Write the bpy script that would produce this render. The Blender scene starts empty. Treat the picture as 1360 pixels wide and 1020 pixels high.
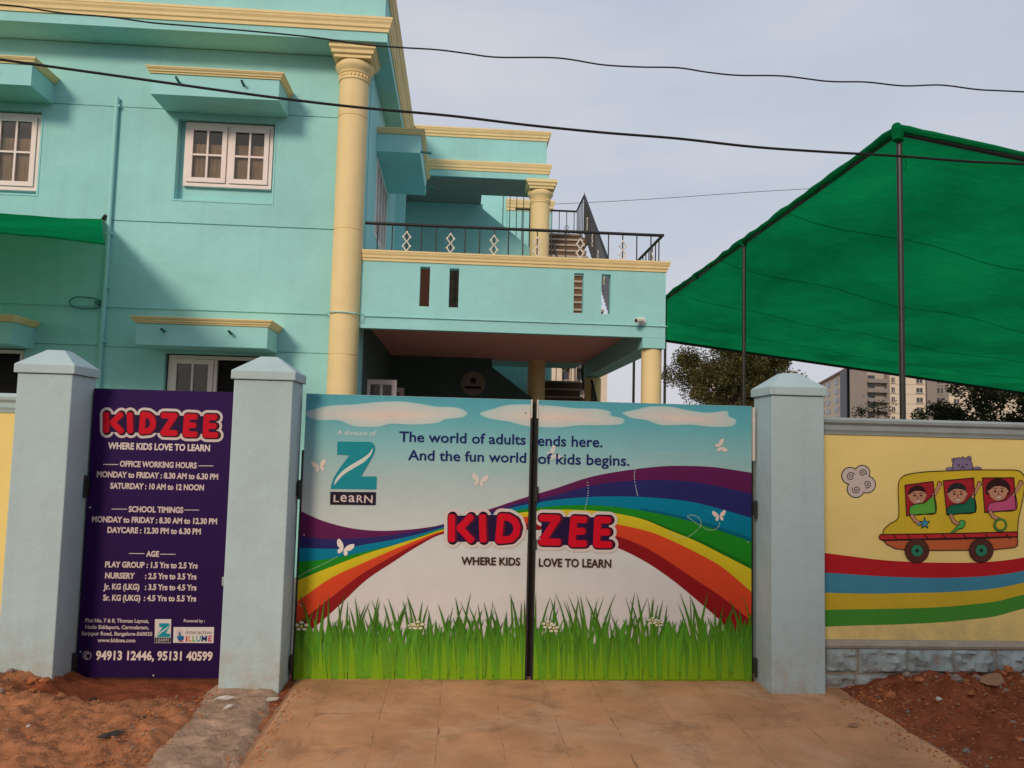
import bpy, math, random
from mathutils import Vector, noise
from mathutils.geometry import tessellate_polygon
R = math.radians
rnd = random.Random(7)
scn = bpy.context.scene
COL = scn.collection

# ------------------------------------------------------------------ camera, sky, sun, exposure
PIT, ROL, YAW, FPX = R(4.4), R(1.42), R(3.7), 1040.0
EYE = Vector((0.0, -5.9, 1.729))
fwd = Vector((math.sin(YAW)*math.cos(PIT), math.cos(YAW)*math.cos(PIT), math.sin(PIT)))
_r = fwd.cross(Vector((0, 0, 1))).normalized(); _u = _r.cross(fwd)
cam_r = _r*math.cos(ROL) + _u*math.sin(ROL)
cam_u = _u*math.cos(ROL) - _r*math.sin(ROL)
cd = bpy.data.cameras.new('camera'); cam = bpy.data.objects.new('camera', cd); COL.objects.link(cam)
cd.sensor_fit = 'HORIZONTAL'; cd.sensor_width = 36.0; cd.lens = 36.0*FPX/1360.0
cd.clip_start = 0.05; cd.clip_end = 3000
from mathutils import Matrix
m = Matrix((cam_r, cam_u, -fwd)).transposed().to_4x4(); m.translation = EYE
cam.matrix_world = m
scn.camera = cam

SUN_T = Vector((0.47, 1.0, -0.51)).normalized()          # the way the sunlight travels
sun_el = math.asin(-SUN_T.z)
world = bpy.data.worlds.new('World'); scn.world = world; world.use_nodes = True
nt = world.node_tree; nt.nodes.clear()
def N(nt, t, **k):
    n = nt.nodes.new(t)
    for a, b in k.items():
        setattr(n, a, b)
    return n
out = N(nt, 'ShaderNodeOutputWorld')
sky = N(nt, 'ShaderNodeTexSky', sky_type='NISHITA', sun_disc=False)
sky.sun_elevation = sun_el; sky.sun_rotation = math.atan2(-SUN_T.x, -SUN_T.y)
sky.dust_density = 4.0; sky.air_density = 1.2
bgA = N(nt, 'ShaderNodeBackground'); bgA.inputs[1].default_value = 0.10
nt.links.new(sky.outputs[0], bgA.inputs[0])
tc = N(nt, 'ShaderNodeTexCoord')
mp = N(nt, 'ShaderNodeMapping'); mp.inputs['Scale'].default_value = (1.0, 1.0, 3.2); mp.inputs['Rotation'].default_value = (0.25, 0.1, 0.6)
nt.links.new(tc.outputs['Generated'], mp.inputs[0])
nz = N(nt, 'ShaderNodeTexNoise'); nz.inputs['Scale'].default_value = 2.1; nz.inputs['Detail'].default_value = 5; nz.inputs['Roughness'].default_value = 0.55
nt.links.new(mp.outputs[0], nz.inputs[0])
cr = N(nt, 'ShaderNodeValToRGB')
cr.color_ramp.elements[0].position = 0.30; cr.color_ramp.elements[0].color = (0.425, 0.49, 0.60, 1)
cr.color_ramp.elements[1].position = 0.72; cr.color_ramp.elements[1].color = (0.59, 0.605, 0.665, 1)
nt.links.new(nz.outputs[0], cr.inputs[0])
bgB = N(nt, 'ShaderNodeBackground'); bgB.inputs[1].default_value = 1.0
sz = N(nt, 'ShaderNodeSeparateXYZ'); nt.links.new(tc.outputs['Generated'], sz.inputs[0])
hz = N(nt, 'ShaderNodeMapRange'); hz.inputs[1].default_value = 0.42; hz.inputs[2].default_value = 0.0; hz.inputs[3].default_value = 0.0; hz.inputs[4].default_value = 0.75
nt.links.new(sz.outputs[2], hz.inputs[0])
hm = N(nt, 'ShaderNodeMix', data_type='RGBA'); hm.inputs[7].default_value = (0.62, 0.61, 0.655, 1)
nt.links.new(hz.outputs[0], hm.inputs[0]); nt.links.new(cr.outputs[0], hm.inputs[6]); nt.links.new(hm.outputs[2], bgB.inputs[0])
mx = N(nt, 'ShaderNodeMixShader'); mx.inputs[0].default_value = 0.93
nt.links.new(bgA.outputs[0], mx.inputs[1]); nt.links.new(bgB.outputs[0], mx.inputs[2]); nt.links.new(mx.outputs[0], out.inputs[0])
sd = bpy.data.lights.new('sun', 'SUN'); sd.energy = 1.8; sd.angle = R(13); sd.color = (1.0, 0.82, 0.61)
sun = bpy.data.objects.new('sun', sd); COL.objects.link(sun)
sun.rotation_euler = SUN_T.to_track_quat('-Z', 'Y').to_euler(); sun.location = (-20, -40, 30)
vs = scn.view_settings; vs.view_transform = 'Standard'; vs.look = 'None'; vs.gamma = 1; vs.use_curve_mapping = False; vs.exposure = 0.14
scn.render.engine = 'CYCLES'; scn.render.resolution_x = 1024; scn.render.resolution_y = 768

def at(px, py, y):
    """a photo pixel measured on the vertical plane at depth y"""
    d = fwd*FPX + cam_r*(px-680) - cam_u*(py-510)
    return EYE + d*((y-EYE.y)/d.y)
def S(r, g, b):
    f = lambda c: (c/255/12.92) if c/255 <= .04045 else ((c/255+.055)/1.055)**2.4
    return (f(r), f(g), f(b))

# ------------------------------------------------------------------ materials
MAT = {}
def material(name, col, rough=0.8, var=0.12, scale=3.0, bump=0.15, bscale=120.0, bdist=0.004, spec=0.3, dirt=None, dirtz=(0.0, 0.5), metallic=0.0, streak=0.0, lump=0.0):
    mt = bpy.data.materials.new(name); mt.use_nodes = True
    t = mt.node_tree; b = t.nodes['Principled BSDF']
    b.inputs['Roughness'].default_value = rough; b.inputs['Metallic'].default_value = metallic
    b.inputs['Specular IOR Level'].default_value = spec
    g = N(t, 'ShaderNodeNewGeometry')
    n1 = N(t, 'ShaderNodeTexNoise'); n1.inputs['Scale'].default_value = scale; n1.inputs['Detail'].default_value = 6; n1.inputs['Roughness'].default_value = 0.62
    t.links.new(g.outputs['Position'], n1.inputs[0])
    c = N(t, 'ShaderNodeMix', data_type='RGBA')
    c.inputs[6].default_value = (*[v*(1-var) for v in col], 1); c.inputs[7].default_value = (*[min(1, v*(1+var)) for v in col], 1)
    rmp = N(t, 'ShaderNodeMapRange'); rmp.inputs[1].default_value = .3; rmp.inputs[2].default_value = .7
    t.links.new(n1.outputs[0], rmp.inputs[0]); t.links.new(rmp.outputs[0], c.inputs[0])
    last = c.outputs[2]
    if streak:
        mpn = N(t, 'ShaderNodeMapping'); mpn.inputs['Scale'].default_value = (9, 9, .55)
        t.links.new(g.outputs['Position'], mpn.inputs[0])
        n3 = N(t, 'ShaderNodeTexNoise'); n3.inputs['Scale'].default_value = 1.0; n3.inputs['Detail'].default_value = 5
        t.links.new(mpn.outputs[0], n3.inputs[0])
        r3 = N(t, 'ShaderNodeMapRange'); r3.inputs[1].default_value = .52; r3.inputs[2].default_value = .8; r3.inputs[4].default_value = streak
        t.links.new(n3.outputs[0], r3.inputs[0])
        c3 = N(t, 'ShaderNodeMix', data_type='RGBA'); c3.inputs[7].default_value = (*[v*.62 for v in col], 1)
        t.links.new(last, c3.inputs[6]); t.links.new(r3.outputs[0], c3.inputs[0]); last = c3.outputs[2]
    if dirt:
        sx = N(t, 'ShaderNodeSeparateXYZ'); t.links.new(g.outputs['Position'], sx.inputs[0])
        r1 = N(t, 'ShaderNodeMapRange'); r1.inputs[1].default_value = dirtz[1]; r1.inputs[2].default_value = dirtz[0]; r1.inputs[3].default_value = 0.0; r1.inputs[4].default_value = .75
        t.links.new(sx.outputs[2], r1.inputs[0])
        n4 = N(t, 'ShaderNodeTexNoise'); n4.inputs['Scale'].default_value = 7; n4.inputs['Detail'].default_value = 7; n4.inputs['Roughness'].default_value = .7
        t.links.new(g.outputs['Position'], n4.inputs[0])
        ma = N(t, 'ShaderNodeMath', operation='MULTIPLY'); t.links.new(r1.outputs[0], ma.inputs[0])
        r4 = N(t, 'ShaderNodeMapRange'); r4.inputs[1].default_value = .38; r4.inputs[2].default_value = .66; t.links.new(n4.outputs[0], r4.inputs[0])
        t.links.new(r4.outputs[0], ma.inputs[1])
        c4 = N(t, 'ShaderNodeMix', data_type='RGBA'); c4.inputs[7].default_value = (*dirt, 1)
        t.links.new(last, c4.inputs[6]); t.links.new(ma.outputs[0], c4.inputs[0]); last = c4.outputs[2]
    t.links.new(last, b.inputs['Base Color'])
    if bump:
        n2 = N(t, 'ShaderNodeTexNoise'); n2.inputs['Scale'].default_value = bscale; n2.inputs['Detail'].default_value = 4; n2.inputs['Roughness'].default_value = .6
        t.links.new(g.outputs['Position'], n2.inputs[0])
        bp = N(t, 'ShaderNodeBump'); bp.inputs['Strength'].default_value = bump; bp.inputs['Distance'].default_value = bdist
        t.links.new(n2.outputs[0], bp.inputs['Height'])
        if lump:
            n5 = N(t, 'ShaderNodeTexNoise'); n5.inputs['Scale'].default_value = 7; n5.inputs['Detail'].default_value = 3
            t.links.new(g.outputs['Position'], n5.inputs[0])
            b5 = N(t, 'ShaderNodeBump'); b5.inputs['Strength'].default_value = lump; b5.inputs['Distance'].default_value = .02
            t.links.new(n5.outputs[0], b5.inputs['Height']); t.links.new(b5.outputs[0], bp.inputs['Normal'])
        t.links.new(bp.outputs[0], b.inputs['Normal'])
    MAT[name] = mt
    return mt
SOIL = (0.37, 0.125, 0.048)
material('teal_paint', (0.325, 0.655, 0.66), .75, .09, .8, .75, 70, .005, streak=.16, lump=.35)
material('teal_trim', (0.325, 0.655, 0.66), .7, .05, 2.0, .2, 90, .003)
material('cream_paint', (0.82, 0.63, 0.33), .7, .05, 3, .2, 90, .003, streak=.2)
material('pillar_paint', (0.42, 0.54, 0.565), .78, .05, 2.5, .55, 60, .004, dirt=(0.36, 0.25, 0.17), dirtz=(-.05, .5), streak=.14, lump=.35)
material('yellow_paint', (0.86, 0.66, 0.24), .8, .06, 1.5, .5, 80, .003, dirt=(0.42, 0.30, 0.16), dirtz=(.25, .6), lump=.2)
material('coping_paint', (0.34, 0.40, 0.41), .75, .1, 4, .4, 60, .004, streak=.3)
material('pink_ceiling', (0.80, 0.38, 0.36), .85, .06, 2, .2, 60)
material('grey_ceiling', (0.30, 0.29, 0.27), .85, .06, 2, .2, 60)
material('dark_teal', (0.06, 0.20, 0.19), .8, .08, 2, .2, 60)
material('frame_paint', (0.84, 0.72, 0.70), .55, .05, 8, .1, 60)
material('black_metal', (0.018, 0.017, 0.017), .45, .2, 20, .1, 80, spec=.5)
material('rail_metal', (0.02, 0.02, 0.022), .5, .2, 20, .1, 80, spec=.3)
material('pipe_metal', (0.022, 0.019, 0.018), .4, .25, 9, .1, 80, spec=.5)
material('white_metal', (0.70, 0.64, 0.58), .5, .08, 20, .05, 60)
material('white_plastic', (0.75, 0.72, 0.68), .4, .05, 20, .0)
material('white_tape', (0.62, 0.56, 0.52), .5, .1, 20, .05)
material('cable_rubber', (0.012, 0.011, 0.013), .6, .1, 20, .0)
material('brown_step', (0.15, 0.085, 0.05), .7, .15, 6, .2, 60)
material('door_wood', (0.33, 0.085, 0.045), .6, .15, 8, .2, 60)
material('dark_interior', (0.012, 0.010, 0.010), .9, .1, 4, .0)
material('stone_grey', (0.34, 0.40, 0.40), .9, .22, 9, .9, 55, .01, dirt=(0.36, 0.19, 0.11), dirtz=(-.05, .2), lump=.6)
material('mortar', (0.36, 0.31, 0.255), .9, .15, 9, .8, 70, .008)
material('soil', SOIL, .95, .3, 5, .8, 60, .012, spec=.1, lump=.5)
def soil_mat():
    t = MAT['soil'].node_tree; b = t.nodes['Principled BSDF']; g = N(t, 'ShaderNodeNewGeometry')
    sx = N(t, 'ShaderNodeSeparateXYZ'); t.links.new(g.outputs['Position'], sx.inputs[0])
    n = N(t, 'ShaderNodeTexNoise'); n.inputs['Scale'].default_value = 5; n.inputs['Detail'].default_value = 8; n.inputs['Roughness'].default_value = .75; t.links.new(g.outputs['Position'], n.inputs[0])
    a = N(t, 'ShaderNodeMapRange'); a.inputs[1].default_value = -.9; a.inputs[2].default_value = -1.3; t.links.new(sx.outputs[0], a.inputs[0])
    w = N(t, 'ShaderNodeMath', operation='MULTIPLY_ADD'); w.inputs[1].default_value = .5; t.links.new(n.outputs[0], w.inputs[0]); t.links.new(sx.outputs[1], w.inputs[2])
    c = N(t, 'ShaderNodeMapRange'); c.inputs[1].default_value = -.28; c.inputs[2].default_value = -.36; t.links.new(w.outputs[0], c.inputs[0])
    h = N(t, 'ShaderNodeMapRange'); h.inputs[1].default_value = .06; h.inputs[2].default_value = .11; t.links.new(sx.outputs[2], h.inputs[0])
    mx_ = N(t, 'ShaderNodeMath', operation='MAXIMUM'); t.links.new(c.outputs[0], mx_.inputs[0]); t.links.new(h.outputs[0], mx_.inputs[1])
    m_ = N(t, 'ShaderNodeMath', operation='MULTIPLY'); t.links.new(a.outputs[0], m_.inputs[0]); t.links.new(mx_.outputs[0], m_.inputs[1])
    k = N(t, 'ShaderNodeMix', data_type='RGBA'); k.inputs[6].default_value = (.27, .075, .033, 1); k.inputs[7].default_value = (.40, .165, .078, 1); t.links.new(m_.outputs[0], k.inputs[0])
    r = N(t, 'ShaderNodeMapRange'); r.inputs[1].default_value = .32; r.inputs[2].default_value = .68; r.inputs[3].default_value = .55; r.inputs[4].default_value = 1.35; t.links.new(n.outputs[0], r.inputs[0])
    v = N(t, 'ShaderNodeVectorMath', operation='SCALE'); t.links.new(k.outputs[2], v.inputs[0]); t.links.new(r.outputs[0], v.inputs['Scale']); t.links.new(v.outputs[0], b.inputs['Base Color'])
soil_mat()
material('slab_concrete', (0.53, 0.265, 0.128), .88, .24, 1.7, .35, 90, .004, spec=.15, lump=.2)
def stains(name, specs):
    t = MAT[name].node_tree; b = t.nodes['Principled BSDF']; src = b.inputs['Base Color'].links[0].from_socket; g = N(t, 'ShaderNodeNewGeometry')
    for (sc_, lo, hi, amt, col, seed) in specs:
        mp_ = N(t, 'ShaderNodeMapping'); mp_.inputs['Location'].default_value = (seed, seed*1.7, 0); t.links.new(g.outputs['Position'], mp_.inputs[0])
        n = N(t, 'ShaderNodeTexNoise'); n.inputs['Scale'].default_value = sc_; n.inputs['Detail'].default_value = 9; n.inputs['Roughness'].default_value = .72; n.inputs['Distortion'].default_value = .6; t.links.new(mp_.outputs[0], n.inputs[0])
        r = N(t, 'ShaderNodeMapRange'); r.inputs[1].default_value = lo; r.inputs[2].default_value = hi; r.inputs[4].default_value = amt; t.links.new(n.outputs[0], r.inputs[0])
        m_ = N(t, 'ShaderNodeMix', data_type='RGBA'); m_.inputs[7].default_value = (*col, 1); t.links.new(r.outputs[0], m_.inputs[0]); t.links.new(src, m_.inputs[6]); src = m_.outputs[2]
    t.links.new(src, b.inputs['Base Color'])
stains('slab_concrete', [(1.3, .50, .68, .60, (.62, .40, .25), 3.1), (2.2, .53, .66, .55, (.22, .12, .065), 8.4), (14, .58, .72, .45, (.20, .10, .05), 1.2)])
stains('teal_paint', [(.9, .52, .72, .30, (.23, .50, .51), 2.2), (2.6, .60, .74, .30, (.45, .68, .66), 5.0), (9, .66, .78, .25, (.20, .40, .40), 7.0)])
stains('pillar_paint', [(5, .58, .74, .35, (.30, .37, .37), 2.0), (22, .64, .72, .5, (.33, .30, .26), 4.0)])
material('joint_dirt', (0.36, 0.18, 0.09), .95, .15, 9, .4, 90)
material('rough_concrete', (0.40, 0.26, 0.175), .95, .3, 6, .9, 50, .012, spec=.1, lump=.4)
stains('rough_concrete', [(7, .50, .64, .6, (.20, .12, .075), 2.0), (3, .55, .7, .6, (.55, .40, .30), 6.0)])
material('clod', (0.42, 0.15, 0.062), .95, .35, 20, .7, 80, .008, spec=.1)
material('pebble', (0.27, 0.21, 0.17), .9, .4, 20, .6, 80, .006, spec=.2)
material('paper', (0.55, 0.50, 0.46), .8, .1, 40, .1)
material('dark_scrap', (0.035, 0.028, 0.025), .6, .3, 40, .2)
material('dry_leaf', (0.30, 0.16, 0.09), .8, .2, 60, .2)
material('bark', (0.09, 0.065, 0.045), .95, .3, 9, .8, 30, .02)
material('apt_cream', (0.62, 0.52, 0.41), .85, .04, .2, .0)
material('apt_grey', (0.25, 0.215, 0.20), .85, .05, .2, .0)
material('apt_trim', (0.42, 0.36, 0.31), .85, .05, .2, .0)
material('apt_roof', (0.22, 0.12, 0.09), .85, .05, .2, .0)
material('yard_earth', (0.27, 0.22, 0.18), .95, .2, 2, .5, 60, .01)
material('field', (0.17, 0.14, 0.09), .95, .3, .5, .5, 60, .01)
material('street', (0.07, 0.06, 0.052), .95, .2, 2, .5, 60, .01)
material('porch_shade_paint', (0.07, 0.12, 0.115), .85, .15, 3, .2, 60)  # the porch's deep shade put into a darker wall colour
material('added_house_wall', (0.62, 0.57, 0.50), .85, .08, 1, .2, 40)  # pale wall of the unseen added house, bounces light to the gate
def glass_mat(name, base, ior, rough):
    mt = bpy.data.materials.new(name); mt.use_nodes = True; b = mt.node_tree.nodes['Principled BSDF']
    t = mt.node_tree
    g = N(t, 'ShaderNodeNewGeometry'); n1 = N(t, 'ShaderNodeTexNoise'); n1.inputs['Scale'].default_value = 5; n1.inputs['Detail'].default_value = 4
    t.links.new(g.outputs['Position'], n1.inputs[0])
    c = N(t, 'ShaderNodeMix', data_type='RGBA'); c.inputs[6].default_value = (*[v*.6 for v in base], 1); c.inputs[7].default_value = (*[v*1.4 for v in base], 1)
    t.links.new(n1.outputs[0], c.inputs[0]); t.links.new(c.outputs[2], b.inputs['Base Color'])
    b.inputs['Roughness'].default_value = rough; b.inputs['IOR'].default_value = ior
    bp = N(t, 'ShaderNodeBump'); bp.inputs['Strength'].default_value = .08; bp.inputs['Distance'].default_value = .01
    t.links.new(n1.outputs[0], bp.inputs['Height']); t.links.new(bp.outputs[0], b.inputs['Normal'])
    MAT[name] = mt
glass_mat('pane_glass', (0.05, 0.038, 0.030), 2.0, .06)
glass_mat('far_glass', (0.035, 0.035, 0.04), 1.6, .15)
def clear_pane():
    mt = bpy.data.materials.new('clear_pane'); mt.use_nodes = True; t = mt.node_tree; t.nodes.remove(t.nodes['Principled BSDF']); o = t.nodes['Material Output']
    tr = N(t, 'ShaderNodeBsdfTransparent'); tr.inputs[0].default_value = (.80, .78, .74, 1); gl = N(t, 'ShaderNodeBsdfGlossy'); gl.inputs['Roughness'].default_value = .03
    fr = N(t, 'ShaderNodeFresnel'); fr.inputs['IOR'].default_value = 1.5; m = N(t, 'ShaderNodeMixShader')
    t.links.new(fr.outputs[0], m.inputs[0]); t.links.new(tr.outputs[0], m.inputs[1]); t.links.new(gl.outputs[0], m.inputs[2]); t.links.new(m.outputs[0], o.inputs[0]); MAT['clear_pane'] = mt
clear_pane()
material('reflection_sheet', (0.46, 0.36, 0.27), .9, .25, 6, .2, 30)  # brownish sky reflection of the upper panes, painted on a sheet behind the glass
# printed sheets and wall painting: colour stored on the faces
def print_mat(name, rough, spec, bump, worn):
    mt = bpy.data.materials.new(name); mt.use_nodes = True; t = mt.node_tree; b = t.nodes['Principled BSDF']
    a = N(t, 'ShaderNodeAttribute', attribute_name='print_colour')
    g = N(t, 'ShaderNodeNewGeometry'); n1 = N(t, 'ShaderNodeTexNoise'); n1.inputs['Scale'].default_value = 4; n1.inputs['Detail'].default_value = 8; n1.inputs['Roughness'].default_value = .7
    t.links.new(g.outputs['Position'], n1.inputs[0])
    r = N(t, 'ShaderNodeMapRange'); r.inputs[1].default_value = .3; r.inputs[2].default_value = .7; r.inputs[3].default_value = 1-worn; r.inputs[4].default_value = 1.0
    t.links.new(n1.outputs[0], r.inputs[0])
    v = N(t, 'ShaderNodeVectorMath', operation='SCALE'); t.links.new(a.outputs['Color'], v.inputs[0]); t.links.new(r.outputs[0], v.inputs['Scale'])
    t.links.new(v.outputs[0], b.inputs['Base Color'])
    b.inputs['Roughness'].default_value = rough; b.inputs['Specular IOR Level'].default_value = spec
    n2 = N(t, 'ShaderNodeTexNoise'); n2.inputs['Scale'].default_value = bump[0]; n2.inputs['Detail'].default_value = 3
    t.links.new(g.outputs['Position'], n2.inputs[0])
    bp = N(t, 'ShaderNodeBump'); bp.inputs['Strength'].default_value = bump[1]; bp.inputs['Distance'].default_value = bump[2]
    t.links.new(n2.outputs[0], bp.inputs['Height']); t.links.new(bp.outputs[0], b.inputs['Normal'])
    MAT[name] = mt
print_mat('vinyl_print', .6, .12, (2.2, .25, .01), .10)
print_mat('wall_painting', .8, .25, (80, .5, .003), .14)
# shade net: woven green fabric that lets a little light through
def net_mat(name, col, trans, mix):
    mt = bpy.data.materials.new(name); mt.use_nodes = True; t = mt.node_tree; t.nodes.remove(t.nodes['Principled BSDF'])
    o = t.nodes['Material Output']
    g = N(t, 'ShaderNodeNewGeometry')
    n1 = N(t, 'ShaderNodeTexNoise'); n1.inputs['Scale'].default_value = .7; n1.inputs['Detail'].default_value = 7; n1.inputs['Roughness'].default_value = .6
    mp = N(t, 'ShaderNodeMapping'); mp.inputs['Scale'].default_value = (1, .6, 1)
    t.links.new(g.outputs['Position'], mp.inputs[0]); t.links.new(mp.outputs[0], n1.inputs[0])
    r = N(t, 'ShaderNodeMapRange'); r.inputs[1].default_value = .3; r.inputs[2].default_value = .7; r.inputs[3].default_value = .66; r.inputs[4].default_value = 1.3
    t.links.new(n1.outputs[0], r.inputs[0])
    def sc(c):
        v = N(t, 'ShaderNodeVectorMath', operation='SCALE'); v.inputs[0].default_value = c; t.links.new(r.outputs[0], v.inputs['Scale']); return v.outputs[0]
    d = N(t, 'ShaderNodeBsdfDiffuse'); t.links.new(sc(col), d.inputs[0])
    tr = N(t, 'ShaderNodeBsdfTranslucent'); t.links.new(sc(trans), tr.inputs[0])
    m1 = N(t, 'ShaderNodeMixShader'); m1.inputs[0].default_value = mix
    mp2 = N(t, 'ShaderNodeMapping'); mp2.inputs['Scale'].default_value = (.35, 7, 7); t.links.new(g.outputs['Position'], mp2.inputs[0])
    n2 = N(t, 'ShaderNodeTexNoise'); n2.inputs['Scale'].default_value = 2.2; n2.inputs['Detail'].default_value = 8; n2.inputs['Roughness'].default_value = .75; t.links.new(mp2.outputs[0], n2.inputs[0])
    a2 = N(t, 'ShaderNodeMapRange'); a2.inputs[1].default_value = .3; a2.inputs[2].default_value = .7; a2.inputs[3].default_value = .84; a2.inputs[4].default_value = 1.16; t.links.new(n2.outputs[0], a2.inputs[0])
    mm_ = N(t, 'ShaderNodeMath', operation='MULTIPLY'); t.links.new(r.outputs[0], mm_.inputs[0]); t.links.new(a2.outputs[0], mm_.inputs[1])
    for l in list(t.links):
        if l.to_socket.name == 'Scale' and l.to_node.type == 'VECT_MATH': t.links.new(mm_.outputs[0], l.to_socket)
    bp_ = N(t, 'ShaderNodeBump'); bp_.inputs['Strength'].default_value = .5; bp_.inputs['Distance'].default_value = .03; t.links.new(n2.outputs[0], bp_.inputs['Height'])
    t.links.new(bp_.outputs[0], d.inputs['Normal'])
    t.links.new(d.outputs[0], m1.inputs[1]); t.links.new(tr.outputs[0], m1.inputs[2]); t.links.new(m1.outputs[0], o.inputs[0])
    MAT[name] = mt
net_mat('shade_net', (0.006, 0.24, 0.085), (0.004, 0.28, 0.085), .5)
net_mat('shade_net_left', (0.005, 0.26, 0.10), (0.003, 0.34, 0.12), .5)
def leaf_mat(name, col):
    mt = bpy.data.materials.new(name); mt.use_nodes = True; t = mt.node_tree; b = t.nodes['Principled BSDF']
    g = N(t, 'ShaderNodeNewGeometry'); n1 = N(t, 'ShaderNodeTexNoise'); n1.inputs['Scale'].default_value = 1.3; n1.inputs['Detail'].default_value = 3
    t.links.new(g.outputs['Position'], n1.inputs[0])
    c = N(t, 'ShaderNodeValToRGB'); c.color_ramp.elements[0].position = .35; c.color_ramp.elements[1].position = .65
    c.color_ramp.elements[0].color = (*[v*.6 for v in col], 1); c.color_ramp.elements[1].color = (*[v*1.5 for v in col], 1)
    t.links.new(n1.outputs[0], c.inputs[0]); t.links.new(c.outputs[0], b.inputs['Base Color'])
    b.inputs['Roughness'].default_value = .6; b.inputs['Transmission Weight'].default_value = 0
    b.inputs['Specular IOR Level'].default_value = .2
    MAT[name] = mt
leaf_mat('leaf_far', (0.10, 0.095, 0.035))
leaf_mat('leaf_near', (0.035, 0.045, 0.018))

# ------------------------------------------------------------------ builders
class MB:
    def __init__(s): s.v = []; s.f = []; s.m = []
    def add(s, vs, fs, mi=0):
        b = len(s.v); s.v += [tuple(v) for v in vs]
        for f in fs: s.f.append([b+i for i in f]); s.m.append(mi)
    def box(s, x0, x1, y0, y1, z0, z1, mi=0):
        vs = [(x0,y0,z0),(x1,y0,z0),(x1,y1,z0),(x0,y1,z0),(x0,y0,z1),(x1,y0,z1),(x1,y1,z1),(x0,y1,z1)]
        s.add(vs, [(0,3,2,1),(4,5,6,7),(0,1,5,4),(1,2,6,5),(2,3,7,6),(3,0,4,7)], mi); return s
    def tube(s, pts, r, n=8, mi=0, cap=True):
        pts = [Vector(p) for p in pts]; rings = []; b = len(s.v); a = None
        for i, p in enumerate(pts):
            t = (pts[min(i+1, len(pts)-1)] - pts[max(i-1, 0)]).normalized()
            if a is None: a = t.orthogonal().normalized()
            a = (a - t*a.dot(t)).normalized(); c = t.cross(a)
            rr = r[i] if isinstance(r, (list, tuple)) else r
            for k in range(n):
                q = p + (a*math.cos(2*math.pi*k/n) + c*math.sin(2*math.pi*k/n))*rr
                s.v.append(tuple(q))
        for i in range(len(pts)-1):
            for k in range(n):
                s.f.append([b+i*n+k, b+i*n+(k+1)%n, b+(i+1)*n+(k+1)%n, b+(i+1)*n+k]); s.m.append(mi)
        if cap:
            s.f.append([b+k for k in range(n)][::-1]); s.m.append(mi)
            s.f.append([b+(len(pts)-1)*n+k for k in range(n)]); s.m.append(mi)
        return s
    def lathe(s, cx, cy, prof, n=40, mi=0):
        b = len(s.v)
        for r, z in prof:
            for k in range(n):
                s.v.append((cx+r*math.cos(2*math.pi*k/n), cy+r*math.sin(2*math.pi*k/n), z))
        for i in range(len(prof)-1):
            for k in range(n):
                s.f.append([b+i*n+k, b+i*n+(k+1)%n, b+(i+1)*n+(k+1)%n, b+(i+1)*n+k]); s.m.append(mi)
        s.f.append([b+k for k in range(n)][::-1]); s.m.append(mi)
        s.f.append([b+(len(prof)-1)*n+k for k in range(n)]); s.m.append(mi)
        return s
    def sweep(s, path, prof, mi=0, closed=False):
        """prof: (outward, z) pairs round a closed section; path: plan points, outward is to the right of travel"""
        n = len(path); P = [Vector((p[0], p[1])) for p in path]; b = len(s.v); k = len(prof)
        for i in range(n):
            def nrm(a, c): d = (c-a).normalized(); return Vector((d.y, -d.x))
            if closed: n1, n2 = nrm(P[i-1], P[i]), nrm(P[i], P[(i+1) % n])
            else:
                n1 = nrm(P[i-1], P[i]) if i else nrm(P[0], P[1]); n2 = nrm(P[i], P[i+1]) if i < n-1 else n1
            mm = (n1+n2); mm = mm/mm.length_squared*2
            for o, z in prof: s.v.append((P[i].x+mm.x*o, P[i].y+mm.y*o, z))
        for i in range(n if closed else n-1):
            j = (i+1) % n
            for q in range(k):
                s.f.append([b+i*k+q, b+j*k+q, b+j*k+(q+1)%k, b+i*k+(q+1)%k]); s.m.append(mi)
        if not closed:
            s.f.append([b+q for q in range(k)]); s.m.append(mi)
            s.f.append([b+(n-1)*k+q for q in range(k)][::-1]); s.m.append(mi)
        return s
    def holes(s, a0, a1, z0, z1, y0, y1, hs, mi=0, axis='x'):
        """a wall plate with rectangular openings; runs along x (or along y when axis='y', then y0,y1 are x values)"""
        A = sorted({a0, a1, *[h[0] for h in hs], *[h[1] for h in hs]}); Z = sorted({z0, z1, *[h[2] for h in hs], *[h[3] for h in hs]})
        A = [a for a in A if a0 <= a <= a1]; Z = [z for z in Z if z0 <= z <= z1]
        def solid(i, j):
            if i < 0 or j < 0 or i >= len(A)-1 or j >= len(Z)-1: return False
            a, z = (A[i]+A[i+1])/2, (Z[j]+Z[j+1])/2
            return not any(h[0] < a < h[1] and h[2] < z < h[3] for h in hs)
        def V(a, y, z): return (a, y, z) if axis == 'x' else (y, a, z)
        for i in range(len(A)-1):
            for j in range(len(Z)-1):
                if not solid(i, j): continue
                a, c, p, q = A[i], A[i+1], Z[j], Z[j+1]
                s.add([V(a,y0,p),V(c,y0,p),V(c,y0,q),V(a,y0,q)], [(0,1,2,3)], mi)
                s.add([V(a,y1,p),V(c,y1,p),V(c,y1,q),V(a,y1,q)], [(3,2,1,0)], mi)
                if not solid(i-1, j): s.add([V(a,y0,p),V(a,y1,p),V(a,y1,q),V(a,y0,q)], [(3,2,1,0)], mi)
                if not solid(i+1, j): s.add([V(c,y0,p),V(c,y1,p),V(c,y1,q),V(c,y0,q)], [(0,1,2,3)], mi)
                if not solid(i, j-1): s.add([V(a,y0,p),V(c,y0,p),V(c,y1,p),V(a,y1,p)], [(3,2,1,0)], mi)
                if not solid(i, j+1): s.add([V(a,y0,q),V(c,y0,q),V(c,y1,q),V(a,y1,q)], [(0,1,2,3)], mi)
        return s
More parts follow.
